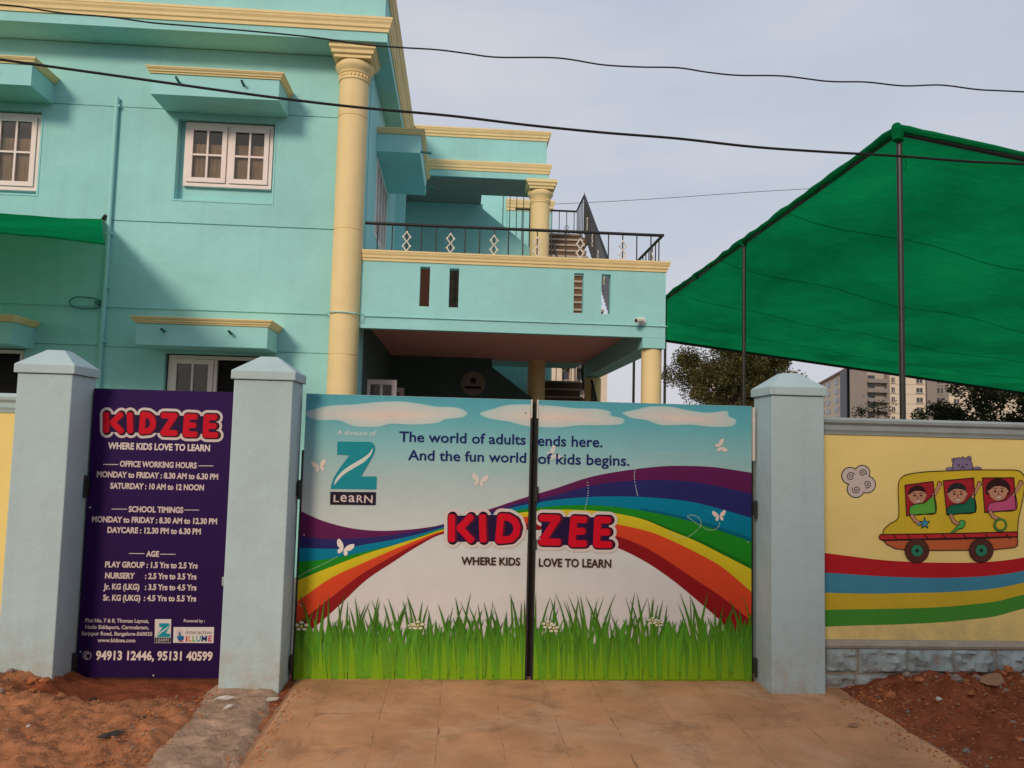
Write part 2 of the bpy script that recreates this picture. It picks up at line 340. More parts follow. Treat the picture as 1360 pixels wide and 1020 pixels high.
    def mesh(s, name, mats):
        me = bpy.data.meshes.new(name); me.from_pydata(s.v, [], s.f)
        for q in (mats if isinstance(mats, (list, tuple)) else [mats]): me.materials.append(MAT[q])
        me.polygons.foreach_set('material_index', s.m); me.update()
        return me
    def build(s, name, mats, parent=None, bevel=0, smooth=False, loc=None):
        return place(name, s.mesh(name, mats), parent, bevel, smooth, loc)
def place(name, me, parent=None, bevel=0, smooth=False, loc=None):
    o = bpy.data.objects.new(name, me); COL.objects.link(o)
    L = Vector(loc) if loc is not None else Vector((0, 0, 0))
    if parent is not None:
        o.parent = parent
        if parent.type == 'EMPTY': L = L - parent.location
    o.location = L
    if smooth:
        me.polygons.foreach_set('use_smooth', [True]*len(me.polygons))
        me.set_sharp_from_angle(angle=R(35))
    if bevel:
        b = o.modifiers.new('bevel', 'BEVEL'); b.width = bevel; b.segments = 2; b.limit_method = 'ANGLE'; b.angle_limit = R(40)
    return o
def tag(o, label, cat, group=None):
    o['label'] = label; o['category'] = cat
    if group: o['group'] = group
    return o
def thing(name, label, cat, loc, group=None):
    o = bpy.data.objects.new(name, None); COL.objects.link(o); o.location = loc; o.empty_display_size = .2
    return tag(o, label, cat, group)
def struct(o): o['kind'] = 'structure'; return o
def spline(pts, n=8):
    P = [Vector(p) for p in pts]; P = [P[0]*2-P[1]] + P + [P[-1]*2-P[-2]]; out = []
    for i in range(1, len(P)-2):
        for k in range(n):
            t = k/n
            out.append(.5*((2*P[i]) + (P[i+1]-P[i-1])*t + (2*P[i-1]-5*P[i]+4*P[i+1]-P[i+2])*t*t + (-P[i-1]+3*P[i]-3*P[i+1]+P[i+2])*t**3))
    out.append(P[-2]); return out

_capH = None
def text_tris(s, bold=0.0, spacing=1.0):
    cu = bpy.data.curves.new('lettering', 'FONT'); cu.body = s; cu.size = 1; cu.resolution_u = 3; cu.offset = bold; cu.space_character = spacing
    o = bpy.data.objects.new('lettering', cu); COL.objects.link(o)
    dg = bpy.context.evaluated_depsgraph_get(); dg.update()
    me = o.evaluated_get(dg).to_mesh()
    V = [(v.co.x, v.co.y) for v in me.vertices]; F = [list(p.vertices) for p in me.polygons]
    o.evaluated_get(dg).to_mesh_clear(); bpy.data.objects.remove(o); bpy.data.curves.remove(cu)
    return V, F
class Print:
    """flat coloured print laid on a vertical plane; layers stand a fraction of a millimetre proud of each other"""
    def __init__(s, y, M=None, step=.0007): s.y = y; s.M = M or (lambda u, v: (u, v)); s.v = []; s.f = []; s.c = []; s.step = step; s.k = 0; s.clip = None
    def P(s, u, v):
        px, py = s.M(u, v); w = at(px, py, s.y); return (w.x, w.z)
    def raw(s, pts, cols, tris, layer):
        s.k += 1; y = s.y - s.step*layer - s.step*.0145*(s.k % 60)
        b = len(s.v)
        lo, hi = s.clip if s.clip else (-1e9, 1e9)
        s.v += [(min(max(p[0], lo), hi), y, p[1]) for p in pts]
        for t in tris: s.f.append([b+i for i in t]); s.c.append([cols[i] for i in t])
    def poly(s, pts, col, layer, world=False, cols=None):
        w = pts if world else [s.P(*p) for p in pts]
        if s.clip:
            lo, hi = s.clip
            if all(p[0] <= lo for p in w) or all(p[0] >= hi for p in w): return
        tr = tessellate_polygon([[Vector((p[0], p[1], 0)) for p in w]])
        s.raw(w, cols or [col]*len(w), tr, layer)
    def smooth(s, pts, col, layer, n=6):
        P = [Vector((*p, 0)) for p in pts]; N_ = len(P); o = []
        for i in range(N_):
            a, b, c, d = P[i-1], P[i], P[(i+1) % N_], P[(i+2) % N_]
            for k in range(n):
                t = k/n
                q = .5*((2*b)+(c-a)*t+(2*a-5*b+4*c-d)*t*t+(-a+3*b-3*c+d)*t**3); o.append((q.x, q.y))
        s.poly(o, col, layer); return o
    def strip(s, A, B, ca, cb, layer):
        for i in range(len(A)-1):
            s.raw([s.P(*A[i]), s.P(*A[i+1]), s.P(*B[i+1]), s.P(*B[i])], [ca, ca, cb, cb], [(0,1,2),(0,2,3)], layer)
    def disc(s, u, v, r, col, layer, n=20, ry=None):
        s.poly([(u+r*math.cos(2*math.pi*i/n), v+(ry or r)*math.sin(2*math.pi*i/n)) for i in range(n)], col, layer)
    def stroke(s, pts, w, col, layer, cap=True):
        """a line of width w; wide strokes also get round joints"""
        if w > 8 and cap == 'soft':
            q = w/2; cr_ = q*.72
            for i in range(len(pts)-1):
                (a, b), (c, d) = pts[i], pts[i+1]; L = math.hypot(c-a, d-b) or 1e-6; tx, ty = (c-a)/L, (d-b)/L; o = []
                e = q*.72
                for (sx, sy, a0) in ((1, 1, 0), (-1, 1, 90), (-1, -1, 180), (1, -1, 270)):
                    for k in range(5):
                        an = R(a0+k*22.5); lx = (L+e if sx > 0 else -e) - sx*cr_ + cr_*math.cos(an); ly = sy*(q-cr_) + cr_*math.sin(an)
                        o.append((a+tx*lx-ty*ly, b+ty*lx+tx*ly))
                s.poly(o, col, layer)
            for p in pts[1:-1]: s.disc(p[0], p[1], q*.98, col, layer, n=16)
            return
        for i in range(len(pts)-1):
            (a, b), (c, d) = pts[i], pts[i+1]; L = math.hypot(c-a, d-b) or 1e-6; nx, ny = -(d-b)/L*w/2, (c-a)/L*w/2
            s.poly([(a+nx, b+ny), (c+nx, d+ny), (c-nx, d-ny), (a-nx, b-ny)], col, layer)
        if cap:
            for p in pts: s.disc(p[0], p[1], w/2, col, layer, n=14 if w > 8 else 6)
    def line(s, pts, w, col, layer, closed=False, n=5):
        P = [Vector((*p, 0)) for p in pts]
        if closed: P = [P[-1]]+P+[P[0], P[1]]
        else: P = [P[0]*2-P[1]]+P+[P[-1]*2-P[-2]]
        o = []
        for i in range(1, len(P)-2):
            for k in range(n):
                t = k/n; a, b, c, d = P[i-1:i+3]
                o.append(.5*((2*b)+(c-a)*t+(2*a-5*b+4*c-d)*t*t+(-a+3*b-3*c+d)*t**3))
        o.append(P[-2])
        L = []; Rr = []
        for i, p in enumerate(o):
            t = (o[min(i+1, len(o)-1)]-o[max(i-1, 0)]).normalized(); nn = Vector((-t.y, t.x, 0))*w/2
            L.append(((p+nn).x, (p+nn).y)); Rr.append(((p-nn).x, (p-nn).y))
        s.strip(L, Rr, col, col, layer)
        return [(p.x, p.y) for p in o]
    def dashes(s, pts, w, col, layer, step=4.0):
        P = spline([(*p, 0) for p in pts], 14); acc = 0
        for a, b in zip(P, P[1:]):
            acc += (b-a).length
            if acc > step:
                acc = 0; s.disc(b.x, b.y, w, col, layer, n=5)
    def text(s, t, u0, u1, base, cap, col, layer, bold=.012, vbox=False, spacing=1.0):
        global _capH
        if _capH is None: _capH = max(v[1] for v in text_tris('H')[0])
        V, F = text_tris(t, bold, spacing)
        x0 = min(v[0] for v in V); x1 = max(v[0] for v in V)
        a = s.P(u0, base); b = s.P(u1, base); c = s.P((u0+u1)/2, base); d = s.P((u0+u1)/2, base-cap)
        sx = (b[0]-a[0])/(x1-x0); sz = (d[1]-c[1])/_capH
        s.raw([(a[0]+(v[0]-x0)*sx, c[1]+v[1]*sz) for v in V], [col]*len(V), F, layer)
    def cut(s, name, mat, parent):
        if s.v: s.build(name, mat, parent)
        s.v = []; s.f = []; s.c = []
    def build(s, name, mat, parent):
        me = bpy.data.meshes.new(name); me.from_pydata(s.v, [], s.f); me.materials.append(MAT[mat])
        ca = me.color_attributes.new('print_colour', 'FLOAT_COLOR', 'CORNER')
        flat = [x for f in s.c for c in f for x in (*c, 1.0)]
        ca.data.foreach_set('color', flat); me.update()
        return place(name, me, parent)

# ------------------------------------------------------------------ ground
def smst(a, b, x): t = min(1, max(0, (x-a)/(b-a))); return t*t*(3-2*t)
def ground_h(x, y):
    p = Vector((x*1.0, y*1.0, 3.1))
    n = noise.fractal(p*2.2, .8, 2.0, 6)
    fine = noise.fractal(p*11, .55, 2.1, 6)
    if x < -1.0:                                   # red soil on the left
        h = .045*smst(-.45, -.8, y) - .035*smst(-.9, -.35, y)
        heap = smst(-2.35, -3.1, x)*smst(-1.3, -.35, y)
        h += .17*heap
        wob = .1*noise.noise(Vector((x*3, y*3, 9)))
        lip = smst(-.50+wob, -.62+wob, y)*smst(-.95, -.62, y+wob)
        h += .04*lip
        amt = .035 + .05*heap
        fl = 1-.75*smst(-.62, -.45, y)*smst(-2.75, -2.6, x)
        h += (amt*n*.8 + fine*.030)*fl
        s = smst(-1.72, -1.5, x)
        return h*(1-s) + (-.012)*s
    if x > 2.78:
        k = smst(2.82, 3.35, x + .14*noise.noise(Vector((x*2, y*2.5, 2))))
        f = smst(-2.6, -.25, y)
        h = k*(.02 + .082*f) + k*(.055*n) + k*fine*.048
        return h - .004*(1-k)
    return -.012
E_ = MB()
def grid(mb, x0, x1, y0, y1, st, fn):
    nx = int(round((x1-x0)/st)); ny = int(round((y1-y0)/st)); b = len(mb.v)
    for j in range(ny+1):
        for i in range(nx+1):
            x = x0+(x1-x0)*i/nx; y = y0+(y1-y0)*j/ny; mb.v.append((x, y, fn(x, y)))
    for j in range(ny):
        for i in range(nx):
            a = b+j*(nx+1)+i; mb.f.append([a, a+1, a+nx+2, a+nx+1]); mb.m.append(0)
gm = MB(); grid(gm, -5.2, -1.0, -2.6, .6, .022, ground_h); grid(gm, 2.7, 6.6, -2.8, .5, .024, ground_h)
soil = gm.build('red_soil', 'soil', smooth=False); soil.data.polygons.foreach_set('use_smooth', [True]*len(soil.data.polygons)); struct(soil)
gb = MB(); gb.add([(-900,-900,-.09),(900,-900,-.09),(900,900,-.09),(-900,900,-.09)], [(0,1,2,3)]); struct(gb.build('ground', 'field'))
yb = MB(); yb.box(-40, 40, .47, 30, -.3, -.03); struct(yb.build('yard', 'yard_earth'))
sb = MB(); sb.box(-200, 200, -12, -3.42, -.3, -.075); struct(sb.build('street', 'street'))

# driveway: concrete strips with recessed joints
drive = bpy.data.objects.new('driveway', None); COL.objects.link(drive); drive['kind'] = 'structure'; drive.location = (.9, -1, 0)
xs = [-1.10, -.86, -.45, -.08, .30, .66, 1.02, 1.40, 1.80, 2.24, 2.86]
ys = [[.45, -1.9, -3.4], [.45, -.72, -3.4], [.45, -2.4, -3.4]]
def slab_mesh(w, d, seed):
    mb = MB(); nx, ny = max(2, int(w/.06)), max(2, int(d/.06)); r = random.Random(seed)
    for j in range(ny+1):
        for i in range(nx+1):
            e = (i in (0, nx)) or (j in (0, ny))
            u = w*i/nx; v = d*j/ny
            jx = (.004*r.uniform(-1, 1) if e and 0 < i < nx else (.0035*r.uniform(-1, 1) if e else 0))
            mb.v.append((u+(jx if i in (0, nx) else 0), v+(jx if j in (0, ny) else 0), (-.0026 if e else 0) + .002*noise.noise(Vector((u*4+seed, v*4, 0)))))
    for j in range(ny):
        for i in range(nx):
            a = j*(nx+1)+i; mb.f.append([a, a+1, a+nx+2, a+nx+1]); mb.m.append(0)
    b0 = len(mb.v); mb.v += [(0,0,-.05),(w,0,-.05),(w,d,-.05),(0,d,-.05)]
    mb.add([(0,0,-.0045),(w,0,-.0045),(w,0,-.05),(0,0,-.05)], [(0,1,2,3)])
    return mb
for i in range(len(xs)-1):
    yy = ys[i % 3]
    for j in range(2):
        w = xs[i+1]-xs[i]-.002; d = yy[j]-yy[j+1]-.002
        mb = slab_mesh(w, d, i*7+j)
        o = mb.build('slab', 'slab_concrete', drive, loc=(xs[i]+.001, yy[j+1]+.001, .0015+rnd.uniform(-.0008, .0008)), smooth=True)
jb = MB(); jb.box(-1.12, 2.88, -3.41, .46, -.3, -.0024); jb.build('joint_bed', 'joint_dirt', drive)
# rough concrete strip in front of the middle pillar
def strip_h(x, y):
    c = (-1.40 + .02*math.sin(y*3) - .02*y); w = .26 + .02*(-y) + .05*noise.noise(Vector((y*4, x*2, 5)))
    e = 1 - smst(w-.10, w+.04, abs(x-c))
    return -.05 + e*(.068 + .018*noise.fractal(Vector((x*9, y*9, 0)), .7, 2, 5))
sg = MB(); grid(sg, -1.85, -.9, -2.6, -.15, .018, strip_h)
so = sg.build('rough_concrete_strip', 'rough_concrete', smooth=False); so.data.polygons.foreach_set('use_smooth', [True]*len(so.data.polygons)); struct(so)

# ------------------------------------------------------------------ school building
W = 4.4
B = thing('school_building', 'two storey turquoise school building with cream columns and railed balcony behind the gate', 'building', (-3, 4.4, 0))
W1 = (-3.82, -2.57, 4.82, 5.90); WL = (-6.86, -5.56, 4.80, 5.90); G1 = (-3.82, -2.57, 1.75, 2.79); GL = (-6.86, -5.56, 1.75, 2.79)
wall = MB()
wall.holes(-9.5, -1.36, -.1, 6.86, W, W+.16, [W1, WL, G1, GL])
wall.box(-9.5, -1.36, W+.165, W+.18, -.1, 6.85)
SW = (5.55, 7.15, 4.75, 5.92)
wall.holes(W+.185, 11.0, -.1, 6.86, -1.51, -1.35, [SW, (5.3, 6.9, .95, 2.45)], axis='y')
wall.build('wall', 'teal_paint', B)
# string grooves as thin raised fillets with a dark gap
for z in (6.02, 4.50, 2.85):
    MB().box(-4.58 if z < 6 else -9.0, -1.7, W-.005, W+.001, z-(.005 if z == 4.5 else .0025), z+(.005 if z == 4.5 else .0025)).build('plaster_line', 'dark_teal', B)
MB().box(-9.4, -4.66, W-.005, W+.001, 2.857, 2.863).build('plaster_line', 'dark_teal', B)
# raised border bands round the window recesses
for (a, b, c, d) in (W1, WL):
    bd = MB(); bd.box(a-.025, a-.003, W-.008, W+.002, c-.025, d); bd.box(b+.003, b+.025, W-.008, W+.002, c-.025, d); bd.box(a-.003, b+.003, W-.008, W+.002, c-.025, c-.003); bd.build('plaster_band', 'teal_trim', B)

def window(x0, x1, z0, z1, opened=False, half=False, yf=W+.06):
    f = MB(); t = .045
    f.box(x0, x1, yf, yf+.06, z0, z0+t*1.1); f.box(x0, x1, yf, yf+.06, z1-t, z1)
    f.box(x0, x0+t, yf, yf+.06, z0+t*1.1, z1-t); f.box(x1-t, x1, yf, yf+.06, z0+t*1.1, z1-t)
    xm = (x0+x1)/2; f.box(xm-.02, xm+.02, yf+.003, yf+.057, z0+t*1.1, z1-t)
    fo = f.build('window', 'frame_paint', B, bevel=.003)
    for k, (a, b) in enumerate(((x0+t+.004, xm-.024), (xm+.024, x1-t-.004))):
        if half and k == 1: continue
        s_ = MB(); q = .062; c0, c1 = z0+t*1.1+.004, z1-t-.004; y0 = yf-.02; y1 = yf+.022
        s_.box(a, b, y0, y1, c0, c0+q); s_.box(a, b, y0, y1, c1-q, c1)
        s_.box(a, a+q, y0, y1, c0+q, c1-q); s_.box(b-q, b, y0, y1, c0+q, c1-q)
        am = (a+b)/2; cm = (c0+c1)/2 - .01
        s_.box(am-.013, am+.013, y0+.006, y1-.006, c0+q, c1-q); s_.box(a+q, am-.013, y0+.006, y1-.006, cm-.013, cm+.013); s_.box(am+.013, b-q, y0+.006, y1-.006, cm-.013, cm+.013)
        s_.build('shutter', 'frame_paint', fo, bevel=.002)
        for (p, r_) in ((a+q-.004, am-.009), (am+.009, b-q+.004)):
            for (u, v) in ((c0+q-.004, cm-.009), (cm+.009, c1-q+.004)):
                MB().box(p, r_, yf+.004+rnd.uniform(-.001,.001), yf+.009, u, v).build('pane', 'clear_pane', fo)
        MB().box(a+.02, b-.02, yf+.052, yf+.056, c0+.01, c1-.01).build('window_darkness', 'dark_interior', fo)  # near-black sheet for the dark reflection and the unlit inside
        if not half:  # lower pale part of the pane reflection, as a rippled sheet
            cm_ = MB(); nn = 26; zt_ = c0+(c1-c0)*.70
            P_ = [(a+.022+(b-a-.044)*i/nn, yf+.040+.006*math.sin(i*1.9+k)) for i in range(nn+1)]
            cm_.add([(p[0], p[1], c0+.012) for p in P_]+[(p[0], p[1], zt_+(.006 if k else 0)) for p in P_], [(i, i+1, nn+2+i, nn+1+i) for i in range(nn)]); cm_.build('reflection_sheet', 'reflection_sheet', fo, smooth=True)
    if half:
        g = MB()
        for i in range(6):
            z = z0+.12+i*.15; g.tube([(xm+.03, yf+.045, z), (x1-t, yf+.045, z)], .006, 6)
        g.build('grille', 'rail_metal', fo)
    return fo
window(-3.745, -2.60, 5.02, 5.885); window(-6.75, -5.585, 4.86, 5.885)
window(-3.79, -2.60, 1.80, 2.775, half=True); window(-6.72, -5.60, 1.80, 2.775, half=True)
dk = MB()
for (a, b, c, d) in (W1, WL): MB().box(a+.002, b-.002, W+.122, W+.150, c+.002, d-.002).build('recess_sill', 'teal_paint', B)
for (a, b, c, d) in (G1, GL): MB().box(a+.001, b-.001, W+.125, W+.158, c+.001, d-.001).build('window_darkness', 'dark_interior', B)
CORN = lambda z0, z1, p: [(0, z0), (p*.25, z0), (p*.3, z0+(z1-z0)*.22), (p*.55, z0+(z1-z0)*.3), (p*.6, z0+(z1-z0)*.5), (p*.85, z0+(z1-z0)*.68), (p*.9, z0+(z1-z0)*.8), (p, z0+(z1-z0)*.84), (p, z1), (0, z1)]
def ledge(x0, x1, z0, side=False):
    mb = MB(); mb.box(x0, x1, 3.87, W+.002, z0, z0+.265)
    lo = mb.build('window_ledge', 'teal_trim', B, bevel=.004)
    c = MB(); c.sweep([(x0, W-.002), (x0, 3.87), (x1, 3.87), (x1, W-.002)], CORN(z0+.267, z0+.345, .06)); c.box(x0+.001, x1-.001, 3.872, W-.002, z0+.268, z0+.343)
    c.build('ledge_cornice', 'cream_paint', lo)
    for px in (x0+.34, x1-.44):
        s_ = MB(); s_.tube([(px, 3.88, z0+.17), (px-.0, 3.77, z0+.185)], .017, 10); s_.tube([(px, 3.769, z0+.185), (px, 3.768, z0+.185)], .012, 10, mi=1)
        s_.build('drain_spout', ['dark_teal', 'dark_interior'], lo, smooth=True)
ledge(-3.99, -2.41, 5.985); ledge(-7.1, -5.43, 6.01); ledge(-3.985, -2.405, 2.83); ledge(-7.1, -5.45, 2.79)
# ledge and window on the side wall
sl = MB(); sl.box(-1.352, -.71, 5.44, 7.42, 5.98, 6.25); slo = sl.build('window_ledge', 'teal_trim', B, bevel=.004)
c = MB(); c.sweep([(-1.35, 5.44), (-.71, 5.44), (-.71, 7.42), (-1.35, 7.42)], CORN(6.252, 6.33, .06)); c.box(-1.352, -.712, 5.442, 7.418, 6.254, 6.328); c.build('ledge_cornice', 'cream_paint', slo)
for y in (5.55, 7.15):
    s_ = MB(); s_.tube([(-.72, y, 6.04), (-.55, y, 6.03)], .017, 10); s_.build('drain_spout', 'dark_teal', slo, smooth=True)
f = MB()
for (a, b, c_, d) in ((5.55, 7.15, 4.75, 4.81), (5.55, 7.15, 5.86, 5.92), (5.55, 5.61, 4.81, 5.86), (7.09, 7.15, 4.81, 5.86), (6.32, 6.38, 4.81, 5.86), (5.92, 5.97, 4.81, 5.86), (6.72, 6.77, 4.81, 5.86)):
    f.box(-1.42, -1.34, a, b, c_, d)
fo = f.build('window', 'frame_paint', B, bevel=.003)
MB().box(-1.40, -1.395, 5.6, 7.1, 4.8, 5.87).build('pane', 'pane_glass', fo)
# open casement shutters of the ground floor side window
for y, w_, z1 in ((5.3, .43, 2.60), (6.9, .42, 2.60)):
    f = MB(); x0 = -1.35; x1 = x0+w_
    for (a, b, c_, d) in ((x0, x1, z1-.07, z1), (x0, x1, 1.2, 1.27), (x0, x0+.06, 1.27, z1-.07), (x1-.07, x1, 1.27, z1-.07), ((x0+x1)/2-.02, (x0+x1)/2+.02, 1.27, z1-.07)):
        f.box(a, b, y, y+.04, c_, d)
    fo = f.build('window', 'frame_paint', B, bevel=.003)
    MB().box(x0+.05, x1-.06, y+.018, y+.022, 1.25, z1-.06).build('pane', 'pane_glass', fo)
# main roof slab, parapets and cornices
PY = 8.95
rf = MB()
rf.box(-9.5, -1.09, 3.95, 14.0, 6.87, 7.0)
rf.box(-1.088, .30, PY, 10.9, 6.87, 7.0); rf.box(.302, 1.57, PY, 10.0, 6.87, 7.0)
rf.holes(-9.5, -1.14, 7.0, 7.80, 4.05, 4.2, []); rf.holes(4.2, PY, 7.0, 7.80, -1.29, -1.14, [], axis='y'); rf.holes(-1.14, 1.53, 7.17, 7.80, PY+.03, PY+.18, []); rf.holes(PY+.18, 10.0, 7.0, 7.8, 1.38, 1.53, [], axis='y')
ro = rf.build('roof_slab', 'teal_paint', B)
c = MB(); c.sweep([(-9.5, 3.95), (-1.09, 3.95), (-1.09, PY), (1.57, PY), (1.57, 10.0)], CORN(6.995, 7.175, .065)); c.box(-9.4, -1.1, 3.96, 4.06, 6.996, 7.172); c.box(-1.3, 1.56, PY+.01, PY+.1, 6.996, 7.172); c.build('cornice', 'cream_paint', ro)
c = MB(); c.sweep([(-9.5, 4.05), (-1.14, 4.05), (-1.14, PY+.03), (1.53, PY+.03), (1.53, 10.0)], CORN(7.66, 7.835, .08)); c.build('cornice', 'cream_paint', ro)
MB().box(-1.348, .30, PY+.06, 10.59, 6.855, 6.868).build('ceiling', 'grey_ceiling', B); MB().box(.302, 1.5, PY+.06, 9.98, 6.855, 6.868).build('ceiling', 'grey_ceiling', B)
# columns
def column(cx, cy, r, z0, z1, seams, cap=True, name='column', mat='cream_paint'):
    pr = [(r, z0)]; top = z1-.42 if cap else z1
    for z in sorted(seams):
        if z0 < z < top: pr += [(r, z-.008), (r-.007, z-.004), (r-.007, z+.004), (r, z+.008)]
    pr += [(r, top)]
    co = MB().lathe(cx, cy, pr).build(name, mat, B, smooth=True)
    if cap:
        k = r/.19
        mb = MB(); zc = z1-.42
        mb.lathe(cx, cy, [(r-.01, zc-.001), (r+.012*k, zc+.002), (r+.014*k, zc+.02), (r+.002, zc+.028), (r+.002, zc+.085), (r+.016*k, zc+.092), (r+.018*k, zc+.115), (r+.03*k, zc+.13), (r+.055*k, zc+.165), (r+.062*k, zc+.20), (r+.05*k, zc+.235), (r+.02, zc+.25)])
        for i in range(26):
            a = 2*math.pi*i/26; mb.box(cx+(r+.008)*math.cos(a)-.009, cx+(r+.008)*math.cos(a)+.009, cy+(r+.008)*math.sin(a)-.009, cy+(r+.008)*math.sin(a)+.009, zc+.045, zc+.078)
        h = r+.05; q = [(cx-h, cy-h), (cx+h, cy-h), (cx+h, cy+h), (cx-h, cy+h)]
        mb.sweep(q, [(-h*.8, zc+.251), (0, zc+.251), (.0, zc+.285), (.03, zc+.30), (.035, zc+.34), (.06, zc+.362), (.06, zc+.417), (-h*.8, zc+.417)], closed=True)
        mb.box(cx-h*.9, cx+h*.9, cy-h*.9, cy+h*.9, zc+.252, zc+.416)
        mb.build('capital', mat, co, smooth=True)
    return co
column(-1.54, 4.30, .19, -.1, 6.868, (5.965, 4.45, 3.345, 2.815, 1.3))
column(1.44, 9.14, .19, 3.48, 6.868, (5.9, 4.6))
column(2.545, 4.46, .135, -.1, 3.048, (), cap=False)
column(2.545, 9.15, .16, -.1, 3.048, (), cap=False)
column(1.44, 9.14, .17, -.1, 3.36, (), cap=False)
# rear pier next to the side wall
MB().box(-1.35, -1.18, 8.9, 9.1, 3.48, 6.85).build('pier', 'teal_trim', B)
# balcony
bw = MB()
SL = [(-.585, -.455, 3.50, 4.028), (-.20, -.075, 3.50, 4.02), (1.452, 1.580, 3.485, 4.02), (1.822, 1.945, 3.485, 4.02)]
bw.holes(-1.348, 2.69, 3.19, 4.09, 4.30, 4.42, SL)
bw.box(2.385, 2.69, 4.302, 4.60, 3.05, 3.188)
bw.holes(4.422, 9.3, 3.07, 3.50, 2.40, 2.69, [], axis='y')
bw.holes(4.422, 7.0, 3.502, 4.09, 2.57, 2.69, [], axis='y')
bo = bw.build('balcony_wall', 'teal_paint', B)
c = MB(); c.sweep([(-1.345, 4.30), (2.69, 4.30), (2.69, 7.0)], CORN(4.078, 4.215, .055)); c.box(-1.345, 2.68, 4.31, 4.43, 4.092, 4.213); c.box(2.56, 2.68, 4.44, 7.0, 4.092, 4.213); c.build('cornice', 'cream_paint', bo)
sc = MB(); sc.tube([(-9.4, 4.385, 3.365), (-1.80, 4.385, 3.365), (-1.70, 4.14, 3.36), (-1.54, 4.095, 3.355), (-1.38, 4.12, 3.35), (-1.28, 4.285, 3.345), (2.71, 4.287, 3.345)], .0085, 8); sc.build('conduit', 'teal_trim', B, smooth=True)
MB().box(-1.348, 2.398, 4.43, 10.6, 3.37, 3.48).build('floor_slab', 'teal_trim', B)
MB().box(-1.346, 2.396, 4.43, 9.3, 3.352, 3.368).build('ceiling', 'pink_ceiling', B)
# railing of the balcony
def diamond_mesh():
    mb = MB(); h = .066; w = .048; t = .011
    for s in (-1, 1):
        zc = s*.062
        P = [(0, zc+h), (w, zc), (0, zc-h), (-w, zc)]
        for i in range(4):
            a, b = P[i], P[(i+1) % 4]
            mb.tube([(a[0], 0, a[1]), (b[0]*.995, 0, b[1])], t*.8, 6)
        for (x, z) in P: mb.tube([(x, -.009, z), (x, .009, z)], .013, 8)
    return mb.mesh('ornament', 'white_metal')
DM = diamond_mesh()
def bar_mesh(h, r=.0085): return MB().tube([(0, 0, 0), (0, 0, h)], r, 6).mesh('baluster', 'rail_metal')
BM = bar_mesh(.375)
top = MB(); top.tube([(-1.33, 4.36, 4.595), (2.66, 4.36, 4.595)], .021, 10); top.tube([(2.655, 4.34, 4.595), (2.655, 7.0, 4.595)], .021, 10)
rl = top.build('balcony_railing', 'rail_metal', B, smooth=True)
x = -1.165; i = 0
while x < 2.68:
    place('baluster', BM, rl, loc=(x, 4.36, 4.213))
    if i % 3 == 2: place('ornament', DM, rl, loc=(x, 4.345, 4.365))
    x += .1927; i += 1
for j in range(1, 14):
    place('baluster', BM, rl, loc=(2.655, 4.36+j*.19, 4.213))
    if j % 4 == 3:
        o = place('ornament', DM, rl, loc=(2.655, 4.36+j*.19, 4.365)); o.rotation_euler.z = R(90)
# back walls, doors, emblem
bk = MB()
bk.holes(-1.348, .30, 3.482, 6.85, 10.6, 10.75, [])
bk.build('back_wall', 'teal_paint', B)
def slope_wall(pts, y0, y1, mat, name='back_wall'):
    mb = MB(); n = len(pts)
    mb.add([(p[0], y0, p[1]) for p in pts]+[(p[0], y1, p[1]) for p in pts], [tuple(range(n)), tuple(range(2*n-1, n-1, -1))]+[(i, n+i, n+(i+1) % n, (i+1) % n) for i in range(n)])
    return mb.build(name, mat, B)
P3 = [at(654, 488, 8.95), at(706, 528, 8.95)]
slope_wall([(-1.348, -.1), (1.2, -.1), (P3[1].x, P3[1].z), (P3[0].x, P3[0].z), (P3[0].x-.02, 3.35), (-1.348, 3.35)], 8.95, 9.1, 'porch_shade_paint')
MB().box(-1.348, -1.335, 4.8, 8.94, -.05, 3.35).build('porch_shade_lining', 'porch_shade_paint', B)  # thin sheet over the side wall carrying the painted porch shade
MB().box(.5, 2.0, 11.4, 11.5, 0, 3.9).build('back_wall', 'teal_paint', B)
d = MB(); d.box(-1.15, -.50, 10.54, 10.598, 3.482, 5.58); d.box(-1.10, -.55, 10.528, 10.542, 4.1, 5.5); do = d.build('door', 'door_wood', B, bevel=.004)
d = MB(); d.box(-.33, .22, 10.56, 10.598, 3.482, 5.58); do = d.build('door', 'brown_step', B)
d = MB()
for i in range(5): d.box(-.32+i*.13, -.31+i*.13, 10.535, 10.558, 3.5, 5.55)
for i in range(9): d.box(-.32, .21, 10.53, 10.535, 3.6+i*.23, 3.612+i*.23)
d.build('grille', 'black_metal', do)
em = MB(); em.lathe(0, 0, [(.235, -.01), (.235, .01)], 40); eo = em.build('wall_emblem', 'apt_grey', B, loc=(.22, 8.93, 2.86)); eo.rotation_euler.x = R(90)
st = MB(); pts = []
for i in range(10):
    a = R(90+36*i); rr = .085 if i % 2 == 0 else .036; pts.append((rr*math.cos(a), rr*math.sin(a)+.055))
st.add([(p[0], p[1], .014) for p in pts]+[(0, .055, .014)], [(i, (i+1) % 10, 10) for i in range(10)]); st.box(-.15, .15, -.10, -.055, .012, .016)
st.build('emblem_star', 'dark_interior', eo)
